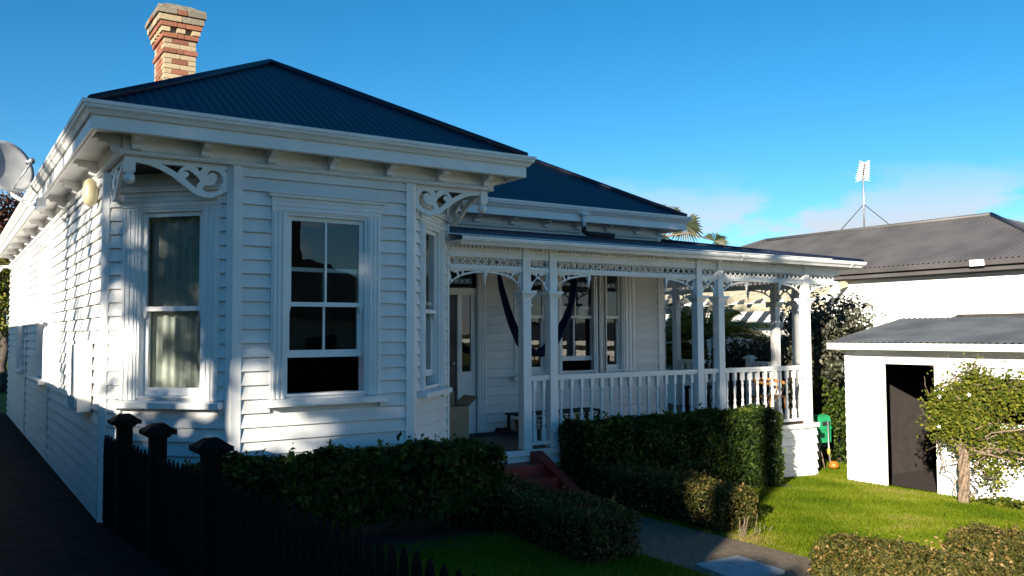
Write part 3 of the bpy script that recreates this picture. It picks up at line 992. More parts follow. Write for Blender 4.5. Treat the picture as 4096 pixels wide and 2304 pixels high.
def circ(cx, cz, r, k=14):
    return [(cx + r * math.cos(2 * math.pi * i / k), cz + r * math.sin(2 * math.pi * i / k)) for i in range(k)]
def tref(cx, cz, r, rot=0.5):
    pts = []
    for k in range(24):
        a = 2 * math.pi * k / 24
        rr = r * (0.60 + 0.42 * abs(math.cos(1.5 * (a - rot))) ** 1.2)
        pts.append((cx + rr * math.cos(a), cz + rr * math.sin(a)))
    return pts
def spandrel(p, d, x, mir, w=0.60, z=3.2035):
    out = [(0, 0), (w, 0)] + [(w * (1 - math.cos(t)), -.262 + .236 * math.sin(t)) for t in [math.pi / 2 * (1 - i / 16) for i in range(16)]] + [(0.012, -.262), (0, -.262)]
    k = w / .60
    hol = [tref(.085 * k, -.072, .062 * min(1, k * 1.05), 2.3), tref(.195 * k, -.042, .036 * min(1, k), 0.6),
           [(.25 * k, -.012), (.43 * k, -.008), (.33 * k, -.026), (.25 * k, -.045)],
           [(.012, -.142), (.05 * k, -.142), (.03 * k, -.18), (.012, -.22)],
           [(.15 * k, -.10), (.185 * k, -.085), (.165 * k, -.11)],
           [(.012, -.012), (.05 * k, -.012), (.012, -.045)]]
    mb = MB(Frame(p, d))
    mb.fret(out, hol, -.011, .011, x, z, mir)
    return mb.build('arch_spandrel', 'trim', villa)
def gothic(p, d, x0, x1, z=3.2035):
    w = x1 - x0
    pts = []
    for i in range(13):
        t = i / 12
        xx = w / 2 * t + .02 * (1 - t)
        pts.append((xx, -.262 + .18 * math.sin(t * math.pi / 2) ** 0.9))
    out = [(0, 0), (w, 0), (w, -.262)] + [(w - a, b) for a, b in pts] + pts[::-1][1:] + [(0, -.262)]
    hol = [tref(.075, -.07, .056, 2.3), tref(w - .075, -.07, .056, .84), tref(w / 2, -.033, .026, math.pi / 2), [(.014, -.14), (.04, -.15), (.014, -.21)], [(w - .014, -.14), (w - .014, -.21), (w - .04, -.15)]]
    mb = MB(Frame(p, d))
    mb.fret(out, hol, -.011, .011, x0, z)
    return mb.build('arch_spandrel', 'trim', villa)
def drop(p, d, x):
    f_ = Frame(p, d)
    wx, wy, _ = f_.w(x, 0, 0)
    mb = MB()
    mb.box(wx - .024, wx + .024, wy - .024, wy + .024, 3.135, 3.199)
    mb.lathe(wx, wy, [(.02, 3.135), (.026, 3.12), (.014, 3.105), (.02, 3.09), (.02, 3.075), (.009, 3.055), (.011, 3.03), (.003, 3.01)], 8)
    mb.build('pendant_drop', 'trim', villa)
fv = ((0, VY), (1, 0))
spandrel(*fv, XR + .02, 1, .54)
spandrel(*fv, 6.39, -1, .54)
drop(*fv, 5.83)
gothic(*fv, 6.51, 6.825)
spandrel(*fv, 6.945, 1, .60)
spandrel(*fv, 9.58, -1, .60)
drop(*fv, 7.53)
drop(*fv, 8.99)
gothic(*fv, 9.70, 10.04)
spandrel(*fv, 10.16, 1, .60)
spandrel(*fv, 12.11, -1, .60)
drop(*fv, 10.74)
drop(*fv, 11.52)
spandrel(*fv, 12.23, 1, .60)
fs_ = ((VX1, 0), (0, 1))
spandrel(*fs_, 10.25, -1, .60)
gothic(*fs_, 10.37, 10.74)
spandrel(*fs_, 10.86, 1, .60)
spandrel(*fs_, 13.34, -1, .60)
drop(*fs_, 11.44)
drop(*fs_, 12.76)
mb = MB()
mb.box(12.93, 13.05, VY - .06, VY + .06, 3.06, 3.199)
mb.lathe(12.99, VY, [(.03, 3.06), (.045, 3.03), (.03, 2.99), (.005, 2.975)], 10)
mb.build('corner_drop', 'trim', villa)

# balustrades
def bal_mesh():
    mb = MB()
    z0, z1 = ZF + .085, 1.765
    mb.box(-.026, .026, -.026, .026, z0, z0 + .16)
    mb.box(-.026, .026, -.026, .026, z1 - .13, z1)
    H = z1 - .13 - (z0 + .16)
    zz = z0 + .16
    pr = [(.02, 0), (.024, .03), (.014, .06), (.025, .14), (.028, .22), (.016, .32), (.016, .36), (.024, .40), (.014, .44), (.016, .55), (.021, .68), (.022, .78), (.014, .86), (.024, .91), (.016, .95), (.02, 1)]
    mb.lathe(0, 0, [(r, zz + t * H) for r, t in pr], 8)
    return mb.mesh('baluster', 'trim')
bm_ = bal_mesh()
def balustrade(p, d, x0, x1, sp=0.168):
    f_ = Frame(p, d)
    mb = MB(f_)
    mb.box(x0, x1, -.05, .05, 1.80, 1.835)
    mb.box(x0, x1, -.035, .035, 1.765, 1.80)
    b = mb.build('balustrade', 'trim', villa)
    mb = MB(f_)
    mb.box(x0, x1, -.03, .03, ZF + .04, ZF + .085)
    mb.build('bottom_rail', 'trim', b)
    n_ = max(1, round((x1 - x0) / sp))
    for i in range(n_):
        wx, wy, _ = f_.w(x0 + (x1 - x0) * (i + .5) / n_, 0, 0)
        link('baluster', bm_, b, (wx, wy, 0), f_.ang)
for a, b_ in ((6.515, 6.82), (6.95, 9.575), (9.705, 10.035), (10.165, 12.105)):
    balustrade(*fv, a, b_, .172 if b_ - a > 1 else .15)
balustrade((12.17, VY), (.83, .83), .07, 1.10)
balustrade(*fs_, 10.865, 11.34)
balustrade(*fs_, 12.6, 13.34)
mb = MB()
mb.taper(13.0, 11.42, ZF, 1.88, .12, .12)
mb.taper(13.0, 11.42, 1.88, 1.91, .19, .19)
mb.taper(13.0, 11.42, 1.91, 1.95, .17, .08)
mb.build('newel_post', 'trim', villa)

# red steps
mb = MB()
for k, (y0, y1, zt) in enumerate(((9.05, 9.37, .73), (8.75, 9.05, .60), (8.45, 8.75, .46))):
    mb.box(5.30, 6.45, y0, y1, 0.2, zt)
st = mb.build('front_steps', 'red', villa)
for xa in (6.45, 5.14):
    mb = MB()
    pr = [(9.37, .2), (9.37, .86), (9.30, .86), (8.45, .46), (8.30, .42), (8.30, .2)]
    mb.add([(x, y, z) for x in (xa, xa + .15) for y, z in pr], [tuple(range(6)), tuple(range(11, 5, -1))] + [(i, 6 + i, 6 + (i + 1) % 6, (i + 1) % 6) for i in range(6)])
    mb.build('step_wall', 'red', st)

# ------------------------------------------------------------------ curtains
def curtain(name, label, p, d, x0, x1, z0, z1, y=0.16):
    mb = MB(Frame(p, d))
    k = 60
    vs = []
    for i in range(k + 1):
        t = i / k
        yy = y + 0.028 * math.sin(t * 38) + .012 * math.sin(t * 91 + 1)
        vs += [(x0 + (x1 - x0) * t, yy, z0), (x0 + (x1 - x0) * t, yy * .96 + .01, z1)]
    mb.add(vs, [(2 * i, 2 * i + 2, 2 * i + 3, 2 * i + 1) for i in range(k)], True)
    return tag(mb.build(name, 'curtain'), label, 'curtain')
curtain('curtain', 'pale sheer curtain behind the angled bay window left of the big sash', L_, dl, .36, 1.12, 1.80, 3.62)
curtain('curtain', 'pale net curtain in the narrow bay window beside the verandah', B_, dr_, .40, .72, 1.95, 3.62)

# ------------------------------------------------------------------ things on the house and the verandah
# satellite dish on the left eaves
dish = thing('satellite_dish', 'grey round satellite dish on a bent arm at the left eaves', 'dish', (0.97, 12.35, 4.0))
mb = MB()
mb.tube([(1.02, 12.3, 4.05), (0.90, 12.5, 4.06), (0.74, 12.9, 4.22), (0.70, 13.05, 4.60)], .024, 8)
mb.box(.96, 1.06, 12.2, 12.42, 3.98, 4.12)
mb.build('mounting_arm', 'trim', dish)
def disc(center, nrm, r, depth, rings=7, seg=28):
    nrm = Vector(nrm).normalized()
    s_ = nrm.cross(Vector((0, 0, 1))).normalized()
    u_ = s_.cross(nrm)
    vs, fs = [Vector(center) - nrm * depth], []
    for i in range(1, rings + 1):
        t = i / rings
        for j in range(seg):
            a = 2 * math.pi * j / seg
            vs.append(Vector(center) + (s_ * math.cos(a) * r * .93 + u_ * math.sin(a) * r) * t - nrm * depth * (1 - t * t))
    for j in range(seg):
        fs.append((0, 1 + j, 1 + (j + 1) % seg))
    for i in range(rings - 1):
        for j in range(seg):
            a = 1 + i * seg
            fs.append((a + j, a + seg + j, a + seg + (j + 1) % seg, a + (j + 1) % seg))
    return [tuple(v) for v in vs], fs
DC, DN = (0.68, 12.95, 4.60), (0.42, -0.82, 0.30)
mb = MB()
mb.add(*disc(DC, DN, .37, .06), True)
rf = mb.build('reflector', 'grey_plastic', dish)
md = rf.modifiers.new('thickness', 'SOLIDIFY')
md.thickness = .012
dnv = Vector(DN).normalized()
fp = Vector(DC) + dnv * .40 + Vector((0.05, 0, -.10))
mb = MB()
mb.tube([Vector(DC) + Vector((.02, 0, -.36)), fp - Vector((0, 0, .03))], .013, 6)
mb.tube([fp - dnv * .05, fp + dnv * .06], [.028, .035], 10)
mb.tube([fp - Vector((.05, 0, 0)), fp + Vector((.05, 0, 0))], .022, 8)
mb.build('feed_arm', 'metal', dish)

mb = MB()
mb.lathe(1.27, 9.92, [(.03, 4.03), (.06, 4.0), (.075, 3.93), (.075, 3.84), (.06, 3.77), (.02, 3.74)], 14)
lt = thing('outdoor_lamp', 'cream oval lamp under the left eaves by the bay corner', 'lamp', (1.3, 9.92, 3.9))
mb.build('lamp_shade', 'bulb', lt)
mb = MB()
mb.box(1.30, 1.362, 9.88, 9.96, 3.94, 4.04)
mb.build('bracket', 'trim', lt)

mt = thing('meter_box', 'white meter box fixed to the shaded left wall', 'meter box', (1.35, 10.4, 1.6))
mb = MB()
mb.box(1.20, 1.335, 10.05, 10.75, 1.60, 2.34)
mb.build('casing', 'white', mt)
mb = MB()
mb.box(1.183, 1.199, 10.08, 10.72, 1.64, 2.30)
mb.build('door', 'white', mt)

fl = thing('flood_light', 'white twin floodlight at the far end of the left eaves', 'floodlight', (1.2, 23.6, 4.0))
for dy in (-.12, .12):
    mb = MB()
    mb.tube([(1.15, 23.5 + dy, 4.0), (1.0, 23.4 + dy * 1.6, 3.86)], [.05, .09], 10)
    mb.build('lamp_head', 'trim', fl)
mb = MB()
mb.box(1.10, 1.36, 23.44, 23.56, 3.98, 4.04)
mb.build('bracket', 'trim', fl)

# cardboard box
bx = thing('cardboard_box', 'tall open cardboard box standing by the front door', 'box', (5.72, 10.15, ZF))
mb = MB()
x0, x1, y0, y1, z1 = 5.42, 5.84, 9.9, 10.28, 1.44
t = .006
mb.box(x0, x1, y0, y0 + t, ZF, z1)
mb.box(x0, x1, y1 - t, y1, ZF, z1)
mb.box(x0, x0 + t, y0 + t, y1 - t, ZF, z1)
mb.box(x1 - t, x1, y0 + t, y1 - t, ZF, z1)
mb.box(x0, x1, y0, y1, ZF + .001, ZF + .008)
mb.build('carton', 'card', bx)
for q in range(2):
    mb = MB()
    if q == 0:
        mb.add([(x1, y0, z1), (x1, y1, z1), (x1 + .15, y1 + .01, z1 + .12), (x1 + .15, y0 + .01, z1 + .12)], [(0, 1, 2, 3)])
    else:
        mb.add([(x0, y1, z1), (x1, y1, z1), (x1 + .02, y1 + .05, z1 + .17), (x0, y1 + .05, z1 + .17)], [(0, 1, 2, 3)])
    o = mb.build('flap', 'card', bx)
    md = o.modifiers.new('thickness', 'SOLIDIFY')
    md.thickness = .005
mb = MB()
mb.box(6.1, 7.0, 10.95, 11.22, ZF + .002, ZF + .022)
mt_ = tag(mb.build('door_mat', 'rubber'), 'black door mat in front of the navy door', 'mat')
for i, (x, y, a) in enumerate(((7.08, 11.05, .3), (7.2, 11.02, .1))):
    lab = ('dark shoe right beside the black door mat', 'dark shoe nearest the terracotta pot')[i]
    mb = MB()
    mb.taper(x, y, ZF + .001, ZF + .03, .09, .09, .25, .25)
    mb.taper(x, y + .05, ZF + .03, ZF + .09, .085, .06, .14, .1)
    tag(mb.build('shoe', 'rubber'), lab, 'shoe', 'shoes by the door')
mb = MB()
mb.lathe(7.45, 11.0, [(.09, ZF), (.12, ZF + .1), (.13, ZF + .17), (.145, ZF + .17), (.145, ZF + .2), (.12, ZF + .2), (.11, ZF + .15)], 18)
tag(mb.build('flower_pot', 'terracotta'), 'low terracotta pot against the wall right of the shoes', 'pot')

# hammock
hm = thing('hammock', 'dark blue hammock slung across the verandah in front of the window', 'hammock', (7.3, 10.4, 2.1))
HP = [(6.63, 3.30), (6.68, 3.05), (6.77, 2.77), (6.86, 2.52), (6.98, 2.28), (7.13, 2.14), (7.30, 2.09), (7.46, 2.14), (7.60, 2.25), (7.72, 2.42), (7.82, 2.60), (7.90, 2.78), (7.97, 3.02), (8.02, 3.25)]
vs, fs = [], []
for i, (x, z) in enumerate(HP):
    t = i / (len(HP) - 1)
    wd = .03 + .13 * math.sin(math.pi * t) ** .7
    for j in range(9):
        a = math.pi * (j / 8)
        vs.append((x + .02 * math.cos(a * 3), 10.4 + wd * math.cos(a) * .9, z - wd * .55 * math.sin(a) + .015 * math.sin(j * 2.1 + i) + wd * .3))
for i in range(len(HP) - 1):
    for j in range(8):
        fs.append((i * 9 + j, i * 9 + j + 1, i * 9 + 10 + j, i * 9 + 9 + j))
mb = MB()
mb.add(vs, fs, True)
o = mb.build('cloth', 'hammock', hm)
md = o.modifiers.new('thickness', 'SOLIDIFY')
md.thickness = .006
for q in (0, -1):
    mb = MB()
    x, z = HP[q]
    mb.tube([(x, 10.4, z), (x + (-.06 if q == 0 else .05), 10.42, 3.76)], .009, 6)
    mb.build('rope', 'hammock', hm)

# low black bench with clutter
bn = thing('bench', 'low black metal bench against the verandah wall', 'bench', (7.9, 10.85, ZF))
mb = MB()
for k in range(5):
    mb.box(7.15, 8.75, 10.68 + k * .08, 10.745 + k * .08, 1.17, 1.195)
mb.build('seat', 'rubber', bn)
for x in (7.2, 7.95, 8.7):
    for y in (10.70, 11.03):
        mb = MB()
        mb.box(x - .018, x + .018, y - .018, y + .018, ZF, 1.17)
        mb.build('leg', 'rubber', bn)
rp = random.Random(5)
for i in range(4):
    x = 7.55 + i * .33
    r = .07 + .02 * rp.random()
    p_ = thing('potted_plant', ['small pot plant under the bench nearest the door', 'second pot plant from the door under the bench', 'third pot plant from the door under the bench', 'pot plant under the far end of the bench'][i], 'plant', (x, 10.55, ZF), 'pots along the bench')
    mb = MB()
    mb.lathe(x, 10.55, [(r * .7, ZF), (r, ZF + .12), (r * 1.1, ZF + .12), (r * 1.1, ZF + .14), (r * .9, ZF + .14)], 14)
    mb.build('pot', 'terracotta', p_)
    g = np.random.default_rng(i)
    P = g.normal(0, .06, (60, 3)) + np.array([x, 10.55, ZF + .22])
    leaves('foliage', P, P - np.array([x, 10.55, ZF + .1]), .06, 'hedge', p_, i)

# timber chair in the sunny corner
cc = thing('timber_chair', 'orange brown timber chair with a curved back in the sunny verandah corner', 'chair', (12.2, 10.35, ZF))
mb = MB()
mb.taper(12.25, 10.35, 1.24, 1.275, .44, .44)
mb.build('seat', 'orangewood', cc)
for dx in (-.19, .19):
    for dy in (-.19, .19):
        mb = MB()
        mb.tube([(12.25 + dx * 1.15, 10.35 + dy * 1.15, ZF), (12.25 + dx, 10.35 + dy, 1.24)], [.016, .022], 8)
        mb.build('leg', 'orangewood', cc)
mb = MB()
arc = [(12.25 + .27 * math.cos(a), 10.35 + .27 * math.sin(a), 1.52 + .04 * math.sin(a)) for a in [math.pi * (-.25 + 1.5 * i / 16) for i in range(17)]]
mb.tube(arc, .028, 8)
mb.build('backrest', 'orangewood', cc)
for i in range(0, 17, 3):
    mb = MB()
    mb.tube([(12.25 + (arc[i][0] - 12.25) * .8, 10.35 + (arc[i][1] - 10.35) * .8, 1.27), arc[i]], .011, 6)
    mb.build('spindle', 'orangewood', cc)
tb = thing('side_table', 'dark timber table standing behind the balusters near the return', 'table', (11.1, 10.6, ZF))
mb = MB()
mb.box(10.75, 11.5, 10.35, 10.95, 1.44, 1.475)
mb.build('table_top', 'darkwood', tb)
for x in (10.8, 11.45):
    for y in (10.4, 10.9):
        mb = MB()
        mb.box(x - .025, x + .025, y - .025, y + .025, ZF, 1.44)
        mb.build('leg', 'darkwood', tb)

# hose reel and tools beside the verandah
hr = thing('hose_reel', 'green plastic hose reel beside the verandah corner', 'hose reel', (13.2, 9.95, .05))
mb = MB()
HX, HY = 13.17, 9.98
pr = [(-.10, .43), (-.10, .80), (-.08, .88), (-.02, .91), (.08, .91), (.14, .87), (.17, .78), (.18, .60), (.16, .48), (.10, .42), (.0, .40)]
vs = [(HX + sx * s_, HY + q[0], q[1]) for sx, s_ in ((-.16, 1), (.16, 1)) for q in pr]
k = len(pr)
mb.add(vs, [tuple(range(k)), tuple(range(2 * k - 1, k - 1, -1))] + [(i, k + i, k + (i + 1) % k, (i + 1) % k) for i in range(k)])
mb.box(HX - .17, HX + .17, HY - .115, HY - .101, .66, .70)
mb.build('casing', 'green_plastic', hr)
mb = MB()
mb.box(HX - .10, HX + .10, HY - .125, HY - .116, .74, .80)
mb.build('grip', 'rubber', hr)
mb = MB()
mb.tube([(HX, HY + .05, .0), (HX, HY + .05, .45)], .03, 10)
mb.build('post', 'metal', hr)
tr = thing('grass_trimmer', 'long shafted grass trimmer with an orange head leaning on the hose reel', 'trimmer', (13.15, 9.8, 0))
mb = MB()
mb.tube([(13.18, 9.83, .80), (13.12, 9.78, .28), (13.13, 9.76, .08)], .014, 8)
mb.build('shaft', 'metal', tr)
mb = MB()
mb.tube([(13.125, 9.785, .33), (13.12, 9.78, .24)], [.03, .026], 10)
mb.build('grip', 'yellow', tr)
mb = MB()
mb.lathe(13.17, 9.72, [(.02, .0), (.075, .01), (.085, .05), (.06, .10), (.02, .12)], 14)
mb.build('cutting_head', 'orange', tr)
mb = MB()
mb.tube([(12.98, 9.86, .36), (13.06, 9.82, -.03)], .013, 6)
tag(mb.build('garden_stake', 'bark'), 'plain timber stake leaning beside the orange trimmer', 'stake')

# ------------------------------------------------------------------ shed
shed = thing('garden_shed', 'white weatherboard shed with an open dark doorway and low iron roof', 'shed', (13.5, 6.0, 0))
SX, SY0 = 12.27, 8.78
SLn = 6.6
sops = [(0.70, 1.51, -0.06, 1.895), (2.25, 3.9, 1.12, 1.74)]
clad(shed, 'wall', (SX, SY0), (0, -1), SLn, -0.05, 2.16, sops, inset=(0.06, 0.0), skip=[(0.64, 1.57, -.06, 1.96), (2.18, 3.97, 1.05, 1.81)], bz=-0.04, thick=.08)
clad(shed, 'wall', (SX + 3.4, SY0), (-1, 0), 3.4, -0.2, 2.2, [], bz=-0.2, thick=.08, joined=True)
frs = Frame((SX, SY0), (0, -1))
mb = MB(frs)
mb.box(.0, .06, -.032, .0, -.05, 2.1)
mb.build('corner_board', 'white', shed)
mb = MB(frs)
mb.box(.64, .70, -.036, .08, -.05, 1.96)
mb.box(1.51, 1.57, -.036, .08, -.05, 1.96)
mb.box(.70, 1.51, -.036, .08, 1.895, 1.96)
mb.build('door_frame', 'white', shed)
mb = MB(frs)
mb.box(.62, 1.6, -.06, .3, -.12, -.005)
mb.build('threshold', 'concrete', shed)
mb = MB(frs)
mb.box(2.18, 2.25, -.036, .08, 1.05, 1.81)
mb.box(3.90, 3.97, -.036, .08, 1.05, 1.81)
mb.box(2.25, 3.90, -.036, .08, 1.74, 1.81)
mb.box(2.20, 3.95, -.06, .08, 1.05, 1.12)
wn_ = mb.build('window', 'white', shed)
for k in range(3):
    a = 2.25 + .55 * k
    mb = MB(frs)
    mb.box(a, a + .03, .02, .05, 1.12, 1.74)
    mb.build('glazing_bar', 'white', wn_)
    mb = MB(frs)
    mb.add([(a + .03, .035, 1.12), (a + .55, .035, 1.12), (a + .55, .035, 1.74), (a + .03, .035, 1.74)], [(0, 1, 2, 3)])
    mb.build('pane', 'glass', wn_)
mb = MB()
mb.add([(SX + .09, SY0 - .1, 0.02), (SX + 3.3, SY0 - .1, 0.02), (SX + 3.3, 2.3, 0.02), (SX + .09, 2.3, 0.02)], [(0, 1, 2, 3)])
mb.add([(SX + 3.3, SY0, 0), (SX + 3.3, 2.2, 0), (SX + 3.3, 2.2, 2.7), (SX + 3.3, SY0, 2.7)], [(0, 1, 2, 3)])
mb.add([(SX + .09, 2.2, 0), (SX + 3.3, 2.2, 0), (SX + 3.3, 2.2, 2.7), (SX + .09, 2.2, 2.7)], [(0, 1, 2, 3)])
mb.add([(SX + .09, SY0 - .09, 0), (SX + 3.3, SY0 - .09, 0), (SX + 3.3, SY0 - .09, 2.7), (SX + .09, SY0 - .09, 2.2)], [(0, 1, 2, 3)])
mb.build('room_lining', 'dark', shed)
corrugate('roof', [(11.97, 8.88), (14.1, 8.98), (14.1, 2.0), (11.97, 2.0)], 2.225, (1, 0), .185, 'sroof', shed, pitch=.10, amp=.012)
corrugate('roof', [(14.1, 8.98), (14.1, 2.0), (16.0, 2.0), (16.0, 8.98)], 2.62, (1, 0), -.185, 'sroof', shed, pitch=.10, amp=.012, ref=(14.1, 8.98))
mb = MB()
mb.box(11.95, 11.985, 2.0, 8.90, 2.115, 2.215)
mb.build('fascia', 'white', shed)
mb = MB()
mb.add([(11.985, 8.87, 2.12), (14.1, 8.95, 2.51), (14.1, 8.95, 2.60), (11.985, 8.87, 2.205), (11.985, 8.845, 2.12), (14.1, 8.925, 2.51), (14.1, 8.925, 2.60), (11.985, 8.845, 2.205)],
       [(0, 1, 2, 3), (7, 6, 5, 4), (0, 4, 5, 1), (3, 2, 6, 7), (0, 3, 7, 4), (1, 5, 6, 2)])
mb.build('barge_board', 'white', shed)
mb = MB()
mb.add([(11.986, 8.84, 2.13), (12.26, 8.84, 2.165), (12.26, 2.0, 2.165), (11.986, 2.0, 2.13)], [(0, 1, 2, 3)])
mb.build('soffit', 'white', shed)

# ------------------------------------------------------------------ neighbour's house on the right
nb = thing('neighbour_house', 'white house behind the shed with a long brown grey iron roof', 'house', (19.5, 13, -.4))
NX = 17.0
NY0, NY1 = 7.7, 18.9
clad(nb, 'wall', (NX, NY1), (0, -1), NY1 - NY0, 1.2, 3.55, [], bz=1.2, thick=.1)
mb = MB()
mb.box(NX + .1, NX + 5, NY0, NY1, -1.0, 3.55)
mb.box(NX + .003, NX + .1, NY0, NY1, -1.0, 1.2)
mb.build('body', 'white', nb)
nsl = (4.97 - 3.76) / (19.5 - 16.62)
n0x, n1x, n0y, n1y = 16.62, 22.38, 7.26, 19.34
corrugate('roof', [(n0x, n0y), (19.5, 10.14), (19.5, 16.46), (n0x, n1y)], 3.76, (1, 0), nsl, 'nroof', nb, pitch=.11, amp=.014)
corrugate('roof', [(n0x, n0y), (19.5, 10.14), (n1x, n0y)], 3.76, (0, 1), nsl, 'nroof', nb, pitch=.11, amp=.014)
corrugate('roof', [(n0x, n1y), (19.5, 16.46), (n1x, n1y)], 3.76, (0, -1), nsl, 'nroof', nb, pitch=.11, amp=.014)
corrugate('roof', [(n1x, n0y), (19.5, 10.14), (19.5, 16.46), (n1x, n1y)], 3.76, (-1, 0), nsl, 'nroof', nb, pitch=.11, amp=.014)
for pts in ([(n0x, n0y, 3.78), (19.5, 10.14, 4.99)], [(19.5, 10.14, 4.99), (19.5, 16.46, 4.99)], [(n0x, n1y, 3.78), (19.5, 16.46, 4.99)]):
    MB().tube(pts, .05, 8).build('ridge_cap', 'nroof', nb)
NE = [(NX, n1y - .3), (NX, NY0), (NX + 5, NY0)]
MB().sweep(NE, [(0.33, 3.65), (0.42, 3.65), (0.44, 3.75), (0.33, 3.75)]).build('gutter', 'nroof', nb)
MB().sweep(NE, [(0.0, 3.555), (0.325, 3.555), (0.325, 3.64), (0.0, 3.64)]).build('soffit', 'nroof', nb)
mb = MB()
mb.sweep([(NX, 9.05), (NX, 8.78)], [(0.42, 3.64), (0.452, 3.64), (0.462, 3.76), (0.44, 3.76)])
mb.build('gutter_joint', 'trim', nb)
bracket((NX, 8.6), (0, -1), 0.0, 1, 3.5, nb, 'white', 1.1)

an = thing('television_antenna', 'thin mast with a spiky aerial on the neighbouring brown roof', 'antenna', (19.5, 13.33, 4.97))
mb = MB()
mb.tube([(19.5, 13.33, 4.9), (19.5, 13.31, 6.45)], .022, 8)
mb.build('mast', 'metal', an)
for dy in (-.75, .75):
    mb = MB()
    mb.tube([(19.5, 13.32, 5.62), (19.5 - .0, 13.32 + dy, 4.98)], .010, 6)
    mb.build('stay', 'rubber', an)
mb = MB()
ba, bb = Vector((19.56, 13.38, 6.28)), Vector((19.32, 13.14, 6.62))
mb.tube([ba, bb], .02, 6)
mb.build('boom', 'rubber', an)
mb = MB()
sd = Vector((.55, -.83, 0)).normalized()
for i in range(9):
    c = ba.lerp(bb, i / 8)
    for sg in (-1, 1):
        for dz in (.05, -.06):
            mb.tube([c, c + sd * sg * (.17 - .006 * i) + Vector((0, 0, dz + .02 * i / 8))], [.014, .008], 5)
mb.build('elements', 'trim', an)

# pergola in front of the neighbour
pg = thing('pergola', 'white timber pergola seen through the verandah arches', 'pergola', (16.2, 14.5, 0))
for y in (12.3, 15.0, 17.6):
    mb = MB()
    mb.box(15.75, 15.87, y - .06, y + .06, -.3, 2.86)
    mb.build('post', 'cream', pg)
    for sg in (-1, 1):
        mb = MB()
        mb.tube([(15.81, y + sg * .06, 2.2), (15.81, y + sg * .55, 2.84)], .05, 4, False)
        mb.build('brace', 'cream', pg)
mb = MB()
mb.box(15.77, 15.85, 11.8, 18.2, 2.87, 3.05)
mb.build('beam', 'cream', pg)
y = 12.0
while y < 18.2:
    mb = MB()
    mb.add([(15.5, y, 3.052), (16.9, y, 3.40), (16.9, y, 3.55), (15.5, y, 3.20), (15.5, y + .09, 3.052), (16.9, y + .09, 3.40), (16.9, y + .09, 3.55), (15.5, y + .09, 3.20)],
           [(0, 1, 2, 3), (7, 6, 5, 4), (0, 4, 5, 1), (3, 2, 6, 7), (0, 3, 7, 4), (1, 5, 6, 2)])
    mb.build('rafter', 'cream', pg)
    y += .55

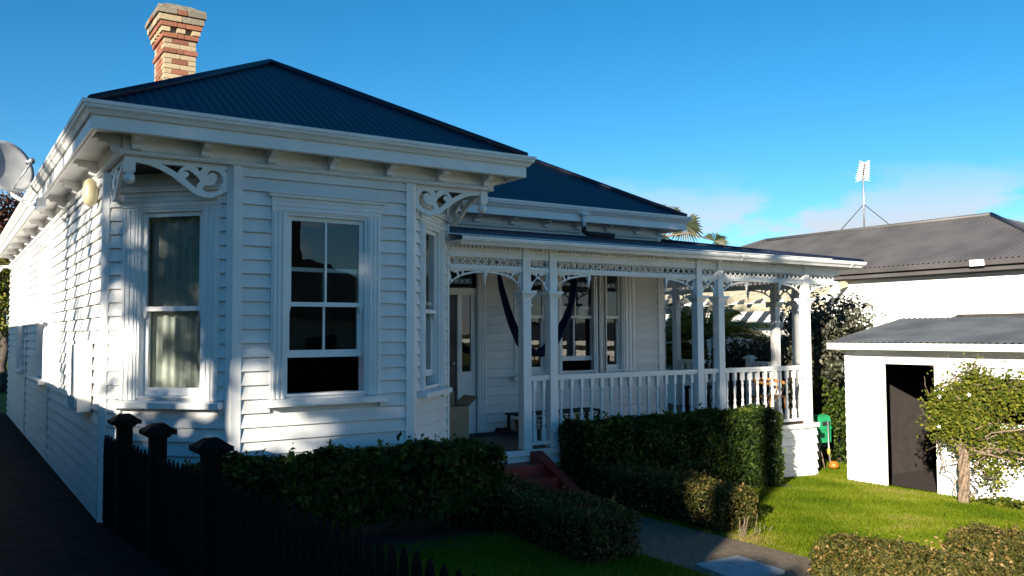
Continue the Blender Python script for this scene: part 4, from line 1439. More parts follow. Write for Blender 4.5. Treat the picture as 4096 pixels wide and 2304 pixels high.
# ------------------------------------------------------------------ plants
def hedge(name, label, c0, c1, width, z0f, ztop, n_, size, m, seed, group=None, stems=False, lump=.05, bottom=0.0, coredark='darkwood'):
    """clipped hedge along the plan line c0-c1"""
    rng = np.random.default_rng(seed)
    d = np.array(c1, float) - np.array(c0, float)
    L = np.linalg.norm(d)
    d /= L
    nrm = np.array([d[1], -d[0]])
    root = thing(name, label, 'hedge', ((c0[0] + c1[0]) / 2, (c0[1] + c1[1]) / 2, gz((c0[0] + c1[0]) / 2)), group)
    H = ztop - z0f
    hb = bottom
    areas = np.array([L * width, L * (H - hb), L * (H - hb), width * (H - hb), width * (H - hb)])
    f = rng.choice(5, n_, p=areas / areas.sum())
    a = rng.uniform(0, 1, n_)
    b = rng.uniform(0, 1, n_)
    s = a * L
    w = (b - .5) * width
    h = hb + b * (H - hb)
    N = np.zeros((n_, 3))
    S_ = np.where(f <= 2, s, np.where(f == 3, 0, L))
    W_ = np.where(f == 0, w, np.where(f == 1, width / 2, np.where(f == 2, -width / 2, (a - .5) * width)))
    H_ = np.where(f == 0, H, h)
    N[f == 0] = (0, 0, 1)
    for q, v in ((1, (nrm[0], nrm[1], 0)), (2, (-nrm[0], -nrm[1], 0)), (3, (-d[0], -d[1], 0)), (4, (d[0], d[1], 0))):
        N[f == q] = v
    # rounded edges and lumps
    edge = np.clip((H_ - (H - .14)) / .14, 0, 1) ** 2 * .09
    W_ = W_ * (1 - edge / (width / 2) * (f != 0))
    S_ = np.clip(S_, edge * (f != 0), L - edge * (f != 0))
    H_ = H_ - (f == 0) * (np.clip((np.abs(W_) - (width / 2 - .12)) / .12, 0, 1) ** 2) * .06
    P = np.empty((n_, 3))
    P[:, 0] = c0[0] + d[0] * S_ + nrm[0] * W_
    P[:, 1] = c0[1] + d[1] * S_ + nrm[1] * W_
    P[:, 2] = z0f + H_
    lum = lump * (np.sin(P[:, 0] * 5.1 + seed) * np.sin(P[:, 1] * 4.3 + 1) + .7 * np.sin(P[:, 2] * 9 + P[:, 0] * 7) + .5 * np.sin(P[:, 0] * 13 + P[:, 1] * 11))
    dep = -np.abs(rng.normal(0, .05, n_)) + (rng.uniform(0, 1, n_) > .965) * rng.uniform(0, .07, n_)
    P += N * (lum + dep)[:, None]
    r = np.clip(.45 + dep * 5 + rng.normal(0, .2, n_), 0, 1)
    ns = int(L * 9)                               # stray shoots above the clipped top
    for q in range(ns):
        s0, w0 = rng.uniform(0, L), rng.uniform(-.45, .45) * width
        hh = rng.uniform(.03, .13)
        lv = 7
        t = np.linspace(0, 1, lv)
        sx, sy = rng.normal(0, .03, 2)
        base = np.array([c0[0] + d[0] * s0 + nrm[0] * w0, c0[1] + d[1] * s0 + nrm[1] * w0, z0f + H - .02])
        pts = base + np.stack([sx * t, sy * t, hh * t], 1) + rng.normal(0, size * .25, (lv, 3))
        P = np.concatenate([P, pts])
        N = np.concatenate([N, rng.normal(0, 1, (lv, 3))])
        r = np.concatenate([r, np.full(lv, rng.uniform(.5, 1))])
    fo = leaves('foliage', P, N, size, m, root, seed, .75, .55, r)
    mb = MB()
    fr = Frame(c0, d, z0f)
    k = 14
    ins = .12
    mb.box(ins, L - ins, -width / 2 + ins, width / 2 - ins, hb + .03, H - ins)  # added solid dark block that closes the view through the hedge
    mb.build('dark_core', coredark, root)
    root.children[-1]
    ob = root.children[-1]
    # bake the frame by rotating the core about the hedge start
    me = ob.data
    for v in me.vertices:
        x, y, z = v.co
        wx, wy, wz = fr.w(x, y, z)
        v.co = (wx, wy, wz)
    if stems:
        rs = random.Random(seed)
        mb = MB()
        for i in range(int(L / .3)):
            x = (i + .5) * L / int(L / .3) + rs.uniform(-.1, .1)
            p0 = fr.w(x, rs.uniform(-.1, .1), -.05)
            for q in range(3):
                mb.tube([p0, fr.w(x + rs.uniform(-.1, .1), rs.uniform(-.15, .15), hb * .5), fr.w(x + rs.uniform(-.2, .2), rs.uniform(-.2, .2), hb + .15)], [.018, .014, .009], 5)
        mb.build('stems', 'darkbark', root)['kind'] = 'stuff'
    return root

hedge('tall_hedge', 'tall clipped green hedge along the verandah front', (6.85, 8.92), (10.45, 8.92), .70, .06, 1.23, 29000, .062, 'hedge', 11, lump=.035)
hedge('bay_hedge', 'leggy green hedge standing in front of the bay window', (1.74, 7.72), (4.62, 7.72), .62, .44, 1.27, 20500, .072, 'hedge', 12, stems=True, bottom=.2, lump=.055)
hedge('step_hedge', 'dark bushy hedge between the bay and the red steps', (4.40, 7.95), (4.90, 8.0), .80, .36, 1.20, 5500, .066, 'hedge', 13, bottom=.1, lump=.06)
hedge('path_hedge', 'low clipped hedge with brown tips beside the path, partly sunlit', (7.2, 8.55), (7.2, 6.5), .62, .22, .72, 15000, .034, 'box', 14, lump=.03)
hedge('path_hedge', 'low dark hedge on the shaded side of the path', (5.05, 8.2), (5.05, 6.0), .72, .33, .80, 12000, .036, 'box', 15, lump=.03)
hedge('street_hedge', 'low sunlit hedge with brown tips at the near end of the path', (6.62, 5.0), (7.05, 3.1), .70, .26, .57, 22000, .036, 'box', 16, lump=.025)
hedge('street_hedge', 'low sunlit hedge at the right edge of the lawn', (8.35, 4.75), (8.55, 3.2), .75, .15, .49, 20000, .036, 'box', 17, lump=.025)

# clump of dry twigs and a sprig by the path hedge
rs = random.Random(4)
mb = MB()
for i in range(22):
    x, y = 7.25 + rs.uniform(-.3, .25), 6.36 + rs.uniform(-.12, .08)
    mb.tube([(x, y, gz(x)), (x + rs.uniform(-.06, .06), y + rs.uniform(-.08, .04), gz(x) + rs.uniform(.05, .2))], [.006, .003], 4)
tag(mb.build('dry_twigs', 'bark'), 'tuft of dry twigs at the sunlit end of the low hedge', 'twigs', kind='stuff')

def limb(mb, p, q, r0, r1, rs, wob=.12, k=6, seg=7):
    p, q = Vector(p), Vector(q)
    L = (q - p).length
    pts, rr = [], []
    for i in range(k + 1):
        t = i / k
        w = math.sin(math.pi * t) * wob * L
        pts.append(p.lerp(q, t) + Vector((rs.uniform(-w, w), rs.uniform(-w, w), rs.uniform(-w, w) * .5)))
        rr.append(r0 + (r1 - r0) * t)
    mb.tube(pts, rr, seg)
    return pts

def tree(name, label, base, trunk_top, crown_c, crown_r, n_clump, per, size, m, seed, cat='tree', trunk_r=.14, clump_r=.45, group=None, barkm='darkbark', shell=.55, stems=1):
    rs = random.Random(seed)
    rng = np.random.default_rng(seed)
    root = thing(name, label, cat, base, group)
    mb = MB()
    tops = []
    for s_ in range(stems):
        off = Vector((rs.uniform(-.3, .3), rs.uniform(-.3, .3), 0)) if stems > 1 else Vector((0, 0, 0))
        tt = Vector(trunk_top) + off * 3
        limb(mb, Vector(base) + off * .3 - Vector((0, 0, .1)), tt, trunk_r, trunk_r * .55, rs, .03, 8, 8)
        tops.append(tt)
    cen = []
    for i in range(n_clump):
        v = rng.normal(0, 1, 3)
        v /= np.linalg.norm(v)
        rr = rng.uniform(shell, 1.0)
        c = np.array(crown_c) + v * np.array(crown_r) * rr
        cen.append(c)
        if i % 2 == 0:
            tp = tops[i % len(tops)]
            st_ = Vector(base).lerp(tp, rs.uniform(.65, 1.0))
            limb(mb, st_, c, trunk_r * .32, .012, rs, .1, 5, 5)
    mb.build('trunk', barkm, root)
    cen = np.array(cen)
    P = np.repeat(cen, per, 0) + rng.normal(0, clump_r / 2, (n_clump * per, 3)) * np.array([1, 1, .75])
    leaves('crown', P, P - np.array(crown_c) + np.array([0, 0, .3]), size, m, root, seed, 1.0, .55, None)
    return root

# dark shrub behind the verandah corner and beside the shed
tree('shrub', 'dark glossy shrub growing between the verandah and the white shed', (14.7, 11.2, -.12), (14.7, 11.1, 1.7), (14.66, 10.98, 1.95), (.9, 1.05, 1.3), 140, 120, .10, 'dull', 21, 'shrub', .06, .38, shell=.25, stems=3)
tree('shrub', 'dark shrub behind the verandah rail under the pergola', (14.9, 12.5, -.12), (14.8, 12.5, 1.0), (14.7, 12.5, 1.45), (1.1, 1.4, 1.0), 120, 110, .10, 'dull', 22, 'shrub', .06, .38, shell=.2, stems=3)
tree('shrub', 'low sprawling shrub beside the green hose reel', (14.1, 10.2, -.1), (14.1, 10.2, .6), (14.1, 10.3, .9), (.45, .5, .8), 40, 80, .08, 'hedge', 23, 'shrub', .035, .3, shell=.2, stems=3)
tree('red_leaved_tree', 'dark red leaved tree beyond the far end of the left wall', (1.75, 33.0, .5), (1.75, 33, 4.5), (1.75, 33.0, 5.6), (1.5, 1.5, 1.7), 90, 110, .13, 'redleaf', 24, 'tree', .16, .5, shell=.3)
tree('yellow_green_tree', 'yellow green leafy tree at the left edge beside the floodlight', (.95, 29.0, .55), (.95, 29, 2.6), (.95, 29, 3.6), (.8, .9, 1.6), 60, 90, .13, 'palm', 25, 'tree', .1, .4, shell=.25)

# climbing vine with a twisted trunk on the shed
vn = thing('climbing_vine', 'leafy climber with twisted trunks spreading over the shed wall', 'vine', (11.75, 6.58, 0.03))
rs = random.Random(9)
mb = MB()
for s_ in range(5):
    ph = s_ * 1.256
    pts, rr = [], []
    for i in range(15):
        t = i / 14
        z_ = .0 + .78 * t
        r = .045 + .03 * math.sin(t * 5 + ph)
        pts.append((11.78 + r * math.cos(ph + t * 4.4) + .05 * t, 6.60 + r * math.sin(ph + t * 4.4) + .02 * t, z_))
        rr.append(.034 - .012 * t)
    mb.tube(pts, rr, 7)
mb.build('trunk', 'bark', vn)
mb = MB()
vt = Vector((11.83, 6.62, .78))
cl = []
VT = [(11.95, 7.05, 1.1), (11.9, 7.12, 1.35), (11.85, 6.85, 1.55), (11.9, 6.55, 1.85), (11.9, 6.45, 1.45), (11.85, 6.6, 1.2), (11.9, 6.2, 1.65), (11.95, 5.9, 1.6), (11.95, 5.6, 1.5), (12.0, 5.2, 1.45), (11.95, 6.05, .95), (12.0, 5.75, .85), (12.0, 5.4, .8), (12.05, 4.9, .9), (11.95, 6.9, .85), (11.9, 7.1, .95), (11.9, 6.75, 1.75)]
for c in VT:
    limb(mb, vt + Vector((0, 0, rs.uniform(-.15, .05))), c, .016, .006, rs, .16, 8, 5)
for i in range(130):
    c = VT[rs.randrange(len(VT))]
    q = (c[0] + rs.uniform(-.12, .06), c[1] + rs.uniform(-.55, .35), min(2.08, c[2] + rs.uniform(-.3, .45)))
    limb(mb, c, q, .006, .003, rs, .2, 6, 4)
limb(mb, vt, (11.95, 7.05, .42), .014, .008, rs, .2, 8, 5)
limb(mb, (11.9, 7.06, .95), (11.8, 6.75, .12), .012, .008, rs, .15, 9, 5)
limb(mb, (11.75, 6.55, .15), (11.85, 6.3, .75), .014, .01, rs, .28, 9, 5)
limb(mb, vt, (12.0, 5.3, .72), .02, .012, rs, .1, 9, 6)
mb.build('branches', 'bark', vn)
rng = np.random.default_rng(31)
cc_ = np.array([(11.88, 6.98, 1.35), (11.85, 6.8, 1.4), (11.82, 6.6, 1.45), (11.82, 6.75, 1.15), (11.85, 6.95, 1.08), (11.8, 6.5, 1.1), (11.85, 6.45, 1.55), (11.88, 6.35, 1.3), (11.9, 6.2, 1.55), (11.92, 6.0, 1.5), (11.9, 6.6, .95), (11.95, 5.8, 1.55), (11.95, 5.5, 1.5), (11.9, 6.55, .8), (11.95, 6.1, .95), (11.95, 5.9, .85), (12.0, 5.65, .8), (12.0, 5.4, .75), (11.9, 6.5, 1.75), (12.0, 5.2, .9), (11.95, 6.35, .55), (11.9, 6.25, .5)])
wts = np.array([1.2, 1.6, 1.8, 1.4, 1.2, 1.5, 1.5, 1.3, 1.2, 1.1, .8, 1.1, 1.1, .5, .8, .7, .6, .6, .5, .6, .2, .2])
ix = rng.choice(len(cc_), 11000, p=wts / wts.sum())
P = cc_[ix] + rng.normal(0, 1, (11000, 3)) * np.array([.06, .12, .13])
P[:, 0] = np.minimum(P[:, 0], 12.2)
leaves('foliage', P, np.tile((-.8, -.4, .4), (11000, 1)), .055, 'vine', vn, 32, .8, .6)
mb = MB()
for c in ((11.70, 6.46, 1.53), (11.70, 6.9, 1.06), (11.72, 6.89, 1.48)):
    for k in range(5):
        a = 2 * math.pi * k / 5
        t1 = Vector((0.0, math.cos(a), math.sin(a))) * .034
        t2 = Vector((0.0, math.cos(a + .5), math.sin(a + .5))) * .018
        t3 = Vector((0.0, math.cos(a - .5), math.sin(a - .5))) * .018
        c_ = Vector(c)
        mb.add([c_, c_ + t3 - Vector((.004, 0, 0)), c_ + t1 - Vector((.012, 0, 0)), c_ + t2 - Vector((.004, 0, 0))], [(0, 1, 2, 3)])
mb.build('flowers', 'petal', vn)
hedge_l = np.random.default_rng(41)
P = hedge_l.normal(0, 1, (260, 3)) * np.array([.10, .22, .05]) + np.array([11.95, 6.1, .07])
lp = thing('low_plant', 'low round leaved plant at the foot of the shed wall', 'plant', (11.95, 6.1, .02))
leaves('foliage', P, np.tile((0, 0, 1.), (260, 1)), .09, 'vine', lp, 42, .6, .8)

# palms
def fan_leaf(mb_pts, c, axis, up, R, nb, drop_, rng):
    axis, up = Vector(axis).normalized(), Vector(up).normalized()
    side = axis.cross(up).normalized()
    for k in range(nb):
        a = math.pi * (-.72 + 1.44 * k / (nb - 1))
        dirv = axis * math.cos(a) + side * math.sin(a)
        r = R * rng.uniform(.85, 1.05)
        p0, p1, p2 = Vector(c), Vector(c) + dirv * r * .6, Vector(c) + dirv * r - Vector((0, 0, drop_ * r))
        wv = dirv.cross(up).normalized() * R * .035
        mb_pts.append((p0, p1 - wv, p2, p1 + wv))
def blades(name, quads, m, parent, seed):
    rng = np.random.default_rng(seed)
    vs, fs = [], []
    for q in quads:
        k = len(vs)
        vs += [tuple(v) for v in q]
        fs += [(k, k + 1, k + 2), (k, k + 2, k + 3)]
    me = bpy.data.meshes.new(name)
    me.from_pydata(vs, [], fs)
    a = me.attributes.new('rnd', 'FLOAT', 'POINT')
    a.data.foreach_set('value', np.repeat(rng.uniform(0, 1, len(quads)), 4))
    me.materials.append(M[m])
    return link(name, me, parent)

fp_ = thing('fan_palm', 'fan palm with drooping leaves showing above the verandah roof', 'palm', (15.5, 15.9, -.2))
MB().tube([(15.0, 16.2, -.3), (15.02, 16.2, 2.5), (15.15, 16.1, 4.9)], [.16, .12, .1], 9).build('trunk', 'bark', fp_)
rs = random.Random(12)
Q, mbp = [], MB()
for c, ax_, up_, R_l in (((15.72, 15.84, 5.12), (.25, -.15, -.95), (-.55, -.83, .1), .52), ((15.2, 16.2, 5.45), (-.1, .1, 1), (-.55, -.83, .05), .34), ((15.5, 16.05, 5.42), (.2, -.1, 1), (-.55, -.83, .1), .30), ((16.4, 15.5, 4.72), (.8, -.5, .2), (-.5, -.6, .6), .42), ((15.0, 16.3, 4.9), (-.8, .4, -.2), (0, -.4, .9), .6), ((15.5, 16.4, 5.1), (0, .9, .2), (0, -.2, 1), .6)):
    fan_leaf(Q, c, ax_, up_, R_l, 26, .22, rs)
    mbp.tube([(15.15, 16.1, 4.8), ((15.15 + c[0]) / 2, (16.1 + c[1]) / 2, (4.95 + c[2]) / 2 + .08), c], [.03, .02, .012], 5)
mbp.build('leaf_stalks', 'bark', fp_)
blades('crown', Q, 'fanpalm', fp_, 5)

def feather_palm(name, label, base, h, nf, R, seed, spread=1.0):
    root = thing(name, label, 'palm', base)
    rs = random.Random(seed)
    top = Vector(base) + Vector((0, 0, h))
    MB().tube([Vector(base) - Vector((0, 0, .1)), top], [.12, .09], 8).build('trunk', 'bark', root)
    Q, mbp = [], MB()
    for i in range(nf):
        a = 2 * math.pi * i / nf + rs.uniform(-.3, .3)
        el = rs.uniform(.4, 1.25)
        r = R * rs.uniform(.8, 1.1)
        dirh = Vector((math.cos(a), math.sin(a), 0))
        pts = []
        for k in range(9):
            t = k / 8
            pts.append(top + dirh * r * math.cos(el) * t * spread + Vector((0, 0, r * math.sin(el) * t - .5 * r * t * t)))
        mbp.tube(pts, [.016 - .0015 * k for k in range(9)], 5)
        for k in range(40):
            t = .15 + .85 * k / 39
            j = min(7, int(t * 8))
            p = pts[j].lerp(pts[j + 1], t * 8 - j)
            tang = (pts[j + 1] - pts[j]).normalized()
            sidev = tang.cross(Vector((0, 0, 1))).normalized()
            for sg in (-1, 1):
                ln = R * .30 * math.sin(math.pi * (.12 + .83 * t)) * rs.uniform(.85, 1.1)
                e = p + (sidev * sg * .8 + tang * .55 - Vector((0, 0, .35))).normalized() * ln
                mid = p.lerp(e, .5)
                wv = tang * .022
                Q.append((p, mid - wv, e, mid + wv))
    mbp.build('leaf_stalks', 'palm', root)
    blades('crown', Q, 'palm', root, seed)
    return root
feather_palm('feather_palm', 'bright feather palm seen between the middle verandah posts', (14.3, 13.9, -.1), 2.3, 22, 1.9, 51)
feather_palm('feather_palm', 'feather palm at the end of the house beyond the verandah wall', (13.8, 14.7, -.1), 1.7, 20, 1.7, 52)

# grass blades on the lawns
def grass(name, label, regions, excl, dens, h, seed):
    rng = np.random.default_rng(seed)
    Pl = []
    for (x0, x1, y0, y1) in regions:
        k = int((x1 - x0) * (y1 - y0) * dens)
        p = np.stack([rng.uniform(x0, x1, k), rng.uniform(y0, y1, k)], 1)
        keep = np.ones(k, bool)
        for (a, b, c, d) in excl:
            keep &= ~((p[:, 0] > a) & (p[:, 0] < b) & (p[:, 1] > c) & (p[:, 1] < d))
        Pl.append(p[keep])
    P = np.concatenate(Pl)
    k = len(P)
    hh = h * rng.uniform(.5, 1.3, k) * (1 + .35 * np.sin(P[:, 0] * 3.1) * np.sin(P[:, 1] * 2.7 + 1))
    an_ = rng.uniform(0, 2 * np.pi, k)
    ln = rng.uniform(.2, .9, k) * hh
    la = rng.uniform(0, 2 * np.pi, k)
    z = .617 - .05 * P[:, 0]
    w = .0055
    V = np.empty((k, 3, 3))
    V[:, 0] = np.stack([P[:, 0] - w * np.cos(an_), P[:, 1] - w * np.sin(an_), z - .004], 1)
    V[:, 1] = np.stack([P[:, 0] + w * np.cos(an_), P[:, 1] + w * np.sin(an_), z - .004], 1)
    V[:, 2] = np.stack([P[:, 0] + ln * np.cos(la), P[:, 1] + ln * np.sin(la), z + hh], 1)
    me = bpy.data.meshes.new(name)
    me.vertices.add(3 * k)
    me.vertices.foreach_set('co', V.reshape(-1))
    me.loops.add(3 * k)
    me.loops.foreach_set('vertex_index', np.arange(3 * k))
    me.polygons.add(k)
    me.polygons.foreach_set('loop_start', np.arange(k) * 3)
    me.polygons.foreach_set('loop_total', np.full(k, 3))
    patch = .48 + .25 * np.sin(P[:, 0] * 1.9 + 2) * np.sin(P[:, 1] * 2.3) + .17 * np.sin(P[:, 0] * 5.3 + P[:, 1] * 2) * np.sin(P[:, 1] * 4.9 - P[:, 0])
    dry = np.exp(-((P[:, 0] - 7.25) ** 2 / .12 + (P[:, 1] - 6.2) ** 2 / .05)) + .8 * np.exp(-((P[:, 0] - 9.2) ** 2 / .05 + (P[:, 1] - 5.9) ** 2 / .02)) + .7 * np.exp(-((P[:, 0] - 11.9) ** 2 / .05)) + .5 * np.exp(-((P[:, 0] - 6.95) ** 2 / .01))
    patch += dry * .5
    r = np.clip(patch + rng.normal(0, .2, k), 0, 1)
    me.attributes.new('rnd', 'FLOAT', 'POINT').data.foreach_set('value', np.repeat(r, 3))
    me.materials.append(M['grass'])
    me.update()
    return tag(link(name, me), label, 'grass', kind='stuff')
grass('lawn_grass', 'short sunlit green grass in front of the shed', [(6.85, 12.25, 3.0, 9.35), (12.25, 15.0, 8.8, 10.6)], [(6.9, 7.5, 6.5, 8.55), (6.9, 10.7, 8.6, 9.3), (6.3, 7.2, 3.0, 5.0)], 6000, .036, 61)
grass('lawn_grass', 'short shaded grass between the picket fence and the path', [(1.9, 5.45, 3.0, 7.4)], [(4.7, 5.4, 6.0, 8.2)], 2600, .045, 62)

# ------------------------------------------------------------------ picket fence
fence = thing('picket_fence', 'near black picket fence running from the bay corner to the foreground', 'fence', (1.65, 6.2, gz(1.65)))
fa, fb = (1.405, 9.42), (1.97, 2.55)
fdx, fdy = fb[0] - fa[0], fb[1] - fa[1]
FLn = math.hypot(fdx, fdy)
ff = Frame(fa, (fdx, fdy))
mb = MB()
mb.add([(-.036, -.01, 0), (.036, -.01, 0), (.036, .01, 0), (-.036, .01, 0), (-.036, -.01, .80), (.036, -.01, .80), (.036, .01, .80), (-.036, .01, .80), (-.024, -.01, .85), (.024, -.01, .85), (.024, .01, .85), (-.024, .01, .85), (0, -.008, .905), (0, .008, .905)],
       [(0, 3, 2, 1), (0, 1, 5, 4), (1, 2, 6, 5), (2, 3, 7, 6), (3, 0, 4, 7), (4, 5, 9, 8), (5, 6, 10, 9), (6, 7, 11, 10), (7, 4, 8, 11), (8, 9, 12), (9, 10, 13, 12), (10, 11, 13), (11, 8, 12, 13)])
pk = mb.mesh('picket', 'darkwood')
npk = int(FLn / .112)
for i in range(npk):
    x = (i + .5) * FLn / npk
    wx, wy, _ = ff.w(x, -.03, 0)
    link('picket', pk, fence, (wx, wy, gz(wx) - .03 + rs.uniform(-.008, .008)), ff.ang + rs.uniform(-.03, .03))
for zc in (.22, .66):
    mb = MB()
    a_, b_ = ff.w(0, 0, 0), ff.w(FLn, 0, 0)
    mb.tube([(a_[0], a_[1], gz(a_[0]) + zc), (b_[0], b_[1], gz(b_[0]) + zc)], .045, 4, False)
    mb.build('rail', 'darkwood', fence)
for py in (8.80, 7.75, 6.45):
    t = (fa[1] - py) / (fa[1] - fb[1])
    px = fa[0] + fdx * t
    g = gz(px)
    mb = MB()
    mb.taper(px, py, g - .1, g + 1.0, .125, .125)
    po = mb.build('post', 'darkwood', fence)
    mb = MB()
    mb.taper(px, py, g + 1.0, g + 1.03, .15, .19)
    mb.taper(px, py, g + 1.03, g + 1.065, .255, .255)
    mb.taper(px, py, g + 1.065, g + 1.12, .235, .09)
    mb.build('post_cap', 'darkwood', po)

# ------------------------------------------------------------------ the street side, behind the camera: what throws the shade
def sp(u, a):
    """plan position from (across the light, along the light)"""
    return (a * SA[0] - u * SA[1], a * SA[1] + u * SA[0])
def column_tree(label, u, a, r, z0, z1, n_, per, seed, size=.2, cr=.23):
    x, y = sp(u, a)
    root = thing('street_tree', label, 'tree', (x, y, gz(x)), 'street trees')
    rs = random.Random(seed)
    rng = np.random.default_rng(seed)
    mb = MB()
    limb(mb, (x, y, gz(x) - .1), (x, y, z1 - 1), .17, .05, rs, .01, 9, 8)
    th, rr = rng.uniform(0, 2 * np.pi, n_), r * np.sqrt(rng.uniform(0, 1, n_))
    C_ = np.stack([x + rr * np.cos(th), y + rr * np.sin(th), rng.uniform(z0, z1, n_)], 1)
    for c in C_[::2]:
        limb(mb, (x, y, max(1.5, c[2] - .8)), c, .035, .01, rs, .08, 4, 5)
    mb.build('trunk', 'darkbark', root)
    P = np.repeat(C_, per, 0) + rng.normal(0, cr, (n_ * per, 3))
    leaves('crown', P, P - np.array([x, y, (z0 + z1) / 2]) + np.array([0, 0, .5]), size, 'treeleaf', root, seed, 1.0, .6)
column_tree('tall street tree with a clumpy crown shading the bay', 6.05, -11.5, 1.3, 4.6, 9.6, 28, 210, 77, .22, .25)
column_tree('tall bushy topped street tree shading the bay roof', 5.9, -13.5, 1.3, 9.9, 13.6, 70, 170, 75, .22, .25)
column_tree('slender street tree with a dense crown shading the steps', 4.45, -12.5, .55, 4.5, 12.6, 80, 150, 71)
column_tree('leafy street tree shading the verandah', 3.42, -11.0, 1.05, 4.0, 10.9, 200, 160, 72)
x, y = sp(8.75, -8.0)
bare = thing('street_tree', 'many stemmed bare limbed tree beside the driveway', 'tree', (x, y, gz(x)), 'street trees')
rs = random.Random(80)
mb = MB()
for du, lean, r in ((-.95, .25, .06), (-.55, -.1, .09), (-.2, .3, .06), (.25, .1, .12), (.6, -.25, .07), (.95, .2, .13), (1.35, .1, .08), (-.75, .6, .05)):
    p0 = sp(8.75 + du * .35, -8.0 + rs.uniform(-.4, .4))
    p1 = sp(8.75 + du + lean * .3, -8.0 + rs.uniform(-.5, .5))
    p2 = sp(8.75 + du + lean, -8.0 + rs.uniform(-.5, .5))
    mb.tube([(*p0, gz(x) - .1), (*p1, 4.6), (p2[0], p2[1], 7.0), (p2[0] - .2 * lean, p2[1], 9.5)], [r * 1.1, r, r * .75, r * .4], 8)
    for k in range(5):
        q = sp(8.75 + du + lean + rs.uniform(-.7, .7), -8.0)
        z_ = rs.uniform(5.2, 8.0)
        limb(mb, (p2[0], p2[1], z_), (q[0], q[1], z_ + rs.uniform(.6, 1.6)), r * .4, .01, rs, .08, 5, 5)
mb.build('trunk', 'darkbark', bare)
rng = np.random.default_rng(80)
ct = np.array([(*sp(8.75 + rng.uniform(-1.2, 1.6), -8.0), rng.uniform(8.3, 9.8)) for _ in range(16)])
P = np.repeat(ct, 60, 0) + rng.normal(0, .2, (960, 3))
leaves('crown', P, np.tile((0, 0, 1.), (960, 1)), .16, 'treeleaf', bare, 80, 1.0)
x, y = sp(8.15, -1.5)
tree('shrub', 'loose leafy shrub on the far side of the driveway', (x, y, gz(x)), (x, y, 1.9), (x, y, 2.65), (.55, .55, 1.0), 34, 45, .11, 'treeleaf', 81, 'shrub', .04, .35, None, 'darkbark', .1, 4)
bf = thing('boundary_fence', 'tall timber fence along the far side of the driveway', 'fence', (-1.3, 9.8, gz(-1.3)))
y = 7.6
while y < 15.5:
    mb = MB()
    mb.box(-1.315, -1.295, y, y + .145, gz(-1.3) - .05, 2.66 + rs.uniform(-.01, .01))
    mb.build('paling', 'darkwood', bf)
    y += .15
for z_ in (1.1, 1.9, 2.5):
    mb = MB()
    mb.box(-1.29, -1.24, 7.6, 15.5, z_, z_ + .09)
    mb.build('rail', 'darkwood', bf)
hx0, hy0 = sp(8.0, -5.5)  # unseen hedge added to keep the sun off the foreground
hx1, hy1 = sp(1.95, -5.5)
hedge('shade_hedge', 'high added hedge behind the viewer that shades the foreground', (hx0, hy0), (hx1, hy1), 1.0, .7, 4.85, 16000, .16, 'hedge', 82)
hx0, hy0 = sp(1.9, -5.6)  # second added hedge, keeps the near pickets and slab shaded
hx1, hy1 = sp(0.75, -5.6)
hedge('shade_hedge', 'lower added hedge by the power pole that shades the near pickets', (hx0, hy0), (hx1, hy1), .8, .7, 4.4, 5000, .16, 'hedge', 83)
x, y = sp(1.78, -4.2)
pole = thing('utility_pole', 'timber power pole at the roadside behind the viewer', 'pole', (x, y, gz(x)))
MB().tube([(x, y, gz(x) - .5), (x, y, 9.5)], [.14, .11], 14).build('mast', 'bark', pole)
MB().box(x - .9, x + .9, y - .05, y + .05, 9.0, 9.12).build('crossarm', 'bark', pole)

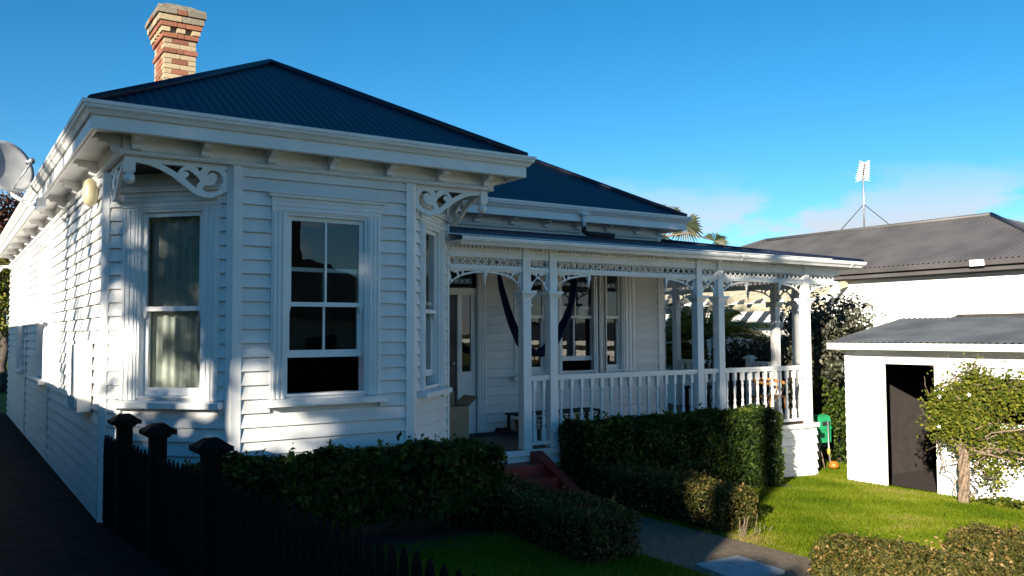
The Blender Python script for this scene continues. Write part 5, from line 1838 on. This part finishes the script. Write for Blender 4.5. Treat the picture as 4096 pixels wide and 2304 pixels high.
x, y = sp(4.6, -2.4)  # unseen tree added to cut the skylight on driveway and fence
tree('street_tree', 'added unseen broad tree whose high canopy darkens the driveway', (x, y, gz(x)), (x, y, 7.0), (x, y, 8.9), (2.2, 2.2, 1.2), 75, 120, .22, 'treeleaf', 90, 'tree', .2, .6, 'street trees', 'darkbark', .1)
rng = np.random.default_rng(95)  # added tree belt: shades the street ground, screens the low sky
k = 26000
uu, aa, zz = rng.uniform(-14, 40, k), -31 + rng.normal(0, 1.3, k), rng.uniform(0, 1, k) ** .8
hh = 8.6 + .8 * np.sin(uu * .55) + .5 * np.sin(uu * 1.7)
P = np.stack([aa * SA[0] - uu * SA[1], aa * SA[1] + uu * SA[0], .8 + zz * hh], 1)
tag(leaves('shade_treeline', P, np.tile((SA[0], SA[1], .3), (k, 1)), .75, 'treeleaf', None, 96, .7, .7), 'added unseen line of trees that shades the road behind the viewer', 'trees', kind='stuff')
# neighbour on the left across the driveway, shading the lower left wall
nl = thing('driveway_house', 'pale house across the driveway whose wall shades the side wall', 'house', (-6.5, 16, .8))
mb = MB()
mb.box(-9.5, -3.9, 11.9, 27.0, .5, 4.4)
mb.build('wall', 'cream', nl)
mb = MB()
mb.add([(-10, 11.6, 4.4), (-3.6, 11.6, 4.4), (-3.6, 27.3, 4.4), (-10, 27.3, 4.4), (-6.8, 14.8, 5.3), (-6.8, 24, 5.3)], [(0, 1, 4), (1, 2, 5, 4), (2, 3, 5), (3, 0, 4, 5), (0, 3, 2, 1)])
mb.build('roof', 'nroof', nl)
for y in (14, 18, 22):
    mb = MB()
    mb.box(-3.9, -3.86, y, y + 1.2, 1.6, 3.2)
    w_ = mb.build('window', 'trim', nl)
    mb = MB()
    mb.box(-3.86, -3.85, y + .1, y + 1.1, 1.7, 3.1)
    mb.build('pane', 'dark', w_)
# house over the road, mirrored in the bay window
oh = thing('opposite_house', 'red tiled house over the road with a tall chimney', 'house', (12, -18, -.1))
mb = MB()
mb.box(7.5, 16.5, -22, -14, -.3, 3.0)
mb.build('wall', 'cream', oh)
mb = MB()
mb.add([(7, -13.5, 3.0), (17, -13.5, 3.0), (17, -22.5, 3.0), (7, -22.5, 3.0), (11, -18, 5.6), (13, -18, 5.6)], [(0, 1, 5, 4), (1, 2, 5), (2, 3, 4, 5), (3, 0, 4), (3, 2, 1, 0)])
mb.build('roof', 'redtile', oh)
mb = MB()
mb.box(11.2, 11.9, -16.9, -16.2, 3.5, 7.2)
mb.box(11.1, 12.0, -17.0, -16.1, 7.2, 7.4)
mb.build('chimney', 'brick_red', oh)
for x in (8.6, 11.4, 14.2):
    mb = MB()
    mb.box(x, x + 1.1, -14.0, -13.95, .9, 2.3)
    mb.build('window', 'dark', oh)
